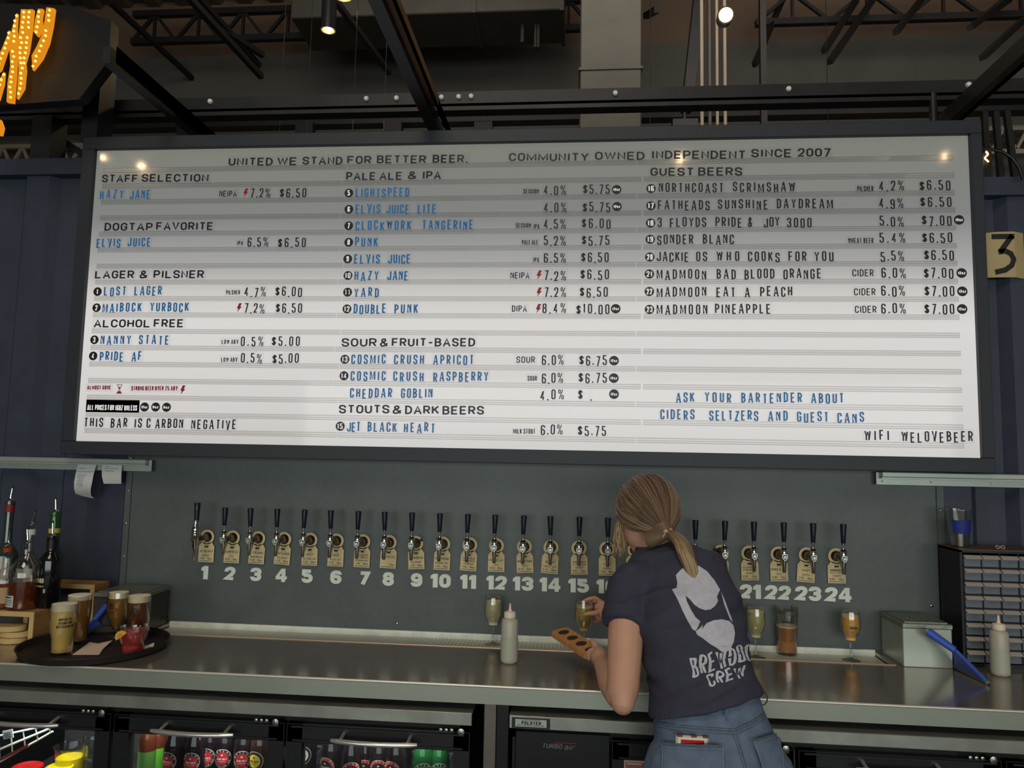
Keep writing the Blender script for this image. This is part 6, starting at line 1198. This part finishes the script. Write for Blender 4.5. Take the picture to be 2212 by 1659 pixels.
# phone in the back pocket
q = hit(1496, 1606, bvh_j, .006); t = thing('phone', 'phone in a pale case with red front sticking out of the back pocket', 'phone', q+V(0, .006, .005)); m = MB(); m.box((-.040, -.006, -.11), (.040, .004, .012), bev=.003); obj('phone_case', m, mat('case_cream', (206, 190, 166), .4), t)
m = MB(); m.box((-.035, -.0075, -.105), (.035, -.0055, .0095), bev=.001); obj('white_border', m, mat('border_white', (226, 230, 222), .3), t)
m = MB(); m.box((-.028, -.0085, -.10), (.028, -.0072, .0045)); obj('red_face', m, mat('phone_red', (196, 36, 30), .4), t, 0)
m = MB(); [m.box((x-.007, -.0065, .0095), (x+.007, .005, .0135), bev=.001) for x in (-.03, .004, .032)]; obj('case_bumpers', m, mat('case_brown', (120, 76, 44), .5), t, 0)
t.rotation_euler = (.10, .0, .0)
# hair
HAIRS = [mat('hair_%d' % i, c, .42, spec=.35) for i, c in enumerate([(112, 90, 72), (132, 108, 86), (90, 70, 58), (156, 130, 98), (184, 158, 114)])]
Ch = hp(0, -.018, .016); rad3 = V(.088, .103, .100)
def shellp(dv, k=1.0):  # direction in head frame -> surface point
    dv = dv/np.linalg.norm(dv); return Ch+(rgt*dv[0]*rad3[0]+fwd*dv[1]*rad3[1]+upv*dv[2]*rad3[2])*k
tie = at(1441, 1152, Y=-.672)
tl = tie-Ch; td = V(np.dot(tl, rgt)/rad3[0], np.dot(tl, fwd)/rad3[1], np.dot(tl, upv)/rad3[2]); tn = np.linalg.norm(td)
hs = MB(); b0 = MB(); b0.ball((0, 0, 0), 1, 32)
hs.add([shellp(np.array(p), .97) for p in b0.v], b0.f)
limb(hs, [Ch*.4+tie*.6, tie, tie+nrm(tl)*.010], [.045, .024, .016], 16)
# nape roll toward the tie
limb(hs, [at(1352, 1150, Y=-.60), at(1378, 1168, Y=-.632), at(1408, 1166, Y=-.655), tie], [.018, .026, .024, .017], 14)
me = remesh(hs, .005, 6)
# cut the face opening: keep what lies behind the hairline
import bmesh
bm = bmesh.new(); bm.from_mesh(me); dl = []
for v in bm.verts:
    p = np.array(v.co)-HC; y, z = np.dot(p, fwd), np.dot(p, upv)
    if y-.45*(z-.05) > .052 or (z < -.045-y*.3 and y > -.035 and np.linalg.norm(np.array(v.co)-tie) > .07): dl.append(v)
bmesh.ops.delete(bm, geom=dl, context='VERTS'); bm.to_mesh(me); bm.free()
off(me); me.materials.append(HAIRS[0]); me.shade_smooth(); hair = put('hair', me, person)
rg = random.Random(5); m = MB(); tdn = td/tn
for i in range(950):
    # starts along the hairline plane and the crown
    a = rg.uniform(0, 2*math.pi); e = rg.uniform(-.1, 1.0)
    front = np.array((0, .80, .62)); front /= np.linalg.norm(front); s1 = np.cross(front, (1, 0, 0)); st = front*rg.uniform(.25, 1.0)+np.array((1, 0, 0))*math.cos(a)*1.0+s1*math.sin(a)*.9
    st /= np.linalg.norm(st)
    if st[1]-.45*(st[2]-.5) > .66: st = st-np.array((0, .35, 0)); st /= np.linalg.norm(st)
    ang = math.acos(max(-1, min(1, float(np.dot(st, tdn))))); 
    if ang < .2 or ang > 2.75: continue
    lift = rg.uniform(.985, 1.035); pts = []; wob = rg.uniform(-.05, .05); ax = np.cross(st, tdn); ax /= np.linalg.norm(ax)
    for k in range(13):
        f = k/12; dv = (math.sin((1-f)*ang)*st+math.sin(f*ang)*tdn)/math.sin(ang); dv = dv+ax*wob*math.sin(math.pi*f); kk = lift*(1-.02*math.sin(math.pi*f))
        kk = kk*(1-f**5)+f**5*tn*.98 if f > .6 else kk; pts.append(shellp(dv, kk)-PO)
    q_ = np.array(pts[0])+PO-HC
    if np.dot(q_, fwd)-.45*(np.dot(q_, upv)-.05) > .066: continue
    r0 = rg.uniform(.0009, .0019); m.tube(pts, [r0*.4]+[r0]*11+[r0*.7], 5, m=rg.choice((0, 0, 1, 1, 2, 2, 3)))
for i in range(26):  # loose flyaway strands near the cheek and nape
    x = rg.uniform(1328, 1350); p0 = at(x, rg.uniform(1120, 1150), Y=-.56); p1 = at(x-rg.uniform(-6, 10), rg.uniform(1165, 1188), Y=-.58); p2 = at(x-rg.uniform(-8, 4)-2, rg.uniform(1190, 1206), Y=-.59); m.tube([p0-PO, (p0+p1)/2-PO+V(-.002, 0, 0), p1-PO, p2-PO], [.0014, .0014, .0011, .0005], 5, m=rg.choice((1, 3, 4)))
obj('hair_strands', m, HAIRS, hair, 60)['kind'] = 'stuff'
# ponytail
TP = [tie, at(1458, 1160, Y=-.705), at(1474, 1178, Y=-.728), at(1483, 1202, Y=-.740), at(1492, 1228, Y=-.748), at(1500, 1262, Y=-.752)]; TR = [.013, .020, .027, .028, .022, .007]
def spl(P, f):
    x = f*(len(P)-1); i = min(int(x), len(P)-2); k = x-i; p0, p1, p2, p3 = P[max(i-1, 0)], P[i], P[i+1], P[min(i+2, len(P)-1)]
    return .5*((2*p1)+(-p0+p2)*k+(2*p0-5*p1+4*p2-p3)*k*k+(-p0+3*p1-3*p2+p3)*k**3)
m = MB(); F_ = np.linspace(0, 1, 18); m.tube([spl(TP, f)-PO for f in F_], [float(np.interp(f*5, range(6), TR))*.85 for f in F_], 14, m=1)
for i in range(230):
    a = rg.uniform(0, 2*math.pi); rr = rg.uniform(.75, 1.08); e = rg.uniform(.82, 1.06); tw = rg.uniform(-.5, .5); pts = []
    for k in range(13):
        f = k/12*min(1, e); c = spl(TP, f); R_ = float(np.interp(f*5, range(6), TR))*rr; aa_ = a+tw*f; pts.append(c+V(math.cos(aa_)*R_*.85, -.0+math.sin(aa_)*R_, -math.cos(aa_)*R_*.45)-PO)
    r0 = rg.uniform(.0010, .0022); mi = rg.choice((0, 1, 1, 3)); h_ = rg.choice((5, 7, 8))
    m.tube(pts[:h_], r0, 5, m=mi); m.tube(pts[h_-1:], [r0]*(13-h_)+[r0*.4], 5, m=rg.choice((3, 4, 4)))
obj('ponytail', m, HAIRS, hair, 60)
m = MB()
for k in range(2): m.tube([tie+nrm(tl)*(.004+.006*k)+(nrm(np.cross(tl, (0, 0, 1)))*math.cos(a)+nrm(np.cross(tl, np.cross(tl, (0, 0, 1))))*math.sin(a))*(.0165+.002*math.sin(a*6))-PO for a in [2*math.pi*i/30 for i in range(31)]], .0030, 8)
obj('hair_tie', m, mat('coil_tie', (196, 166, 140), .15, coat=.5), hair, 60)
# glass held in the right hand, and the paddle in the left
g0 = at(1262, 1330, Y=-.168); zt2 = at(1262, 1295, Y=-.168)[2]; Hg = .180
liquid_vessel('stemmed_glass', 'stemmed glass of golden beer held in the bartender right hand', 'beer glass', V(g0[0], -.168, zt2-Hg), STEM(Hg, .0345, Hg*.40), Hg*.41, Hg*.86, M['gold'], .002, 'stemmed tasting glasses')
A = at(1207, 1364, Y=-.345); B = at(1300, 1424, Y=-.56); t = thing('flight_paddle', 'wooden tasting paddle with round holes held in the bartender left hand', 'paddle', (A+B)/2); o = np.array(t.location)
d = nrm(B-A); L_ = np.linalg.norm(B-A); side = nrm(V(.52, .75, .18)); side = nrm(side-d*np.dot(side, d)); up2 = np.cross(d, side)
fnp = lambda u, v, dd: A-o+d*u+side*v+up2*dd
wd = .032
m = MB(); b1 = [(0, -wd*.7), (.008, -wd), (L_*.80, -wd), (L_, -wd*.45), (L_, wd*.45), (L_*.80, wd), (.008, wd), (0, wd*.7)]
m.prism(b1, fnp, -.008, .008, 0)
obj('paddle_board', m, mat('paddle_wood', (196, 138, 84), .5, noise=.2, nscale=8, stretch=(8, 1, 1)), t, 0)
m = MB()
for k in range(4):
    u0 = L_*(.13+.21*k); n = 18; rr = .016; sgn = 1 if np.dot(up2, CAM-A) > 0 else -1
    m.add([fnp(u0+rr*math.cos(2*math.pi*i/n), rr*math.sin(2*math.pi*i/n)*1.15, sgn*.0086) for i in range(n)], [tuple(range(n))])
obj('paddle_holes', m, mat('hole_dark', (62, 38, 24), .7), t, 0)
bpy.context.view_layer.update()
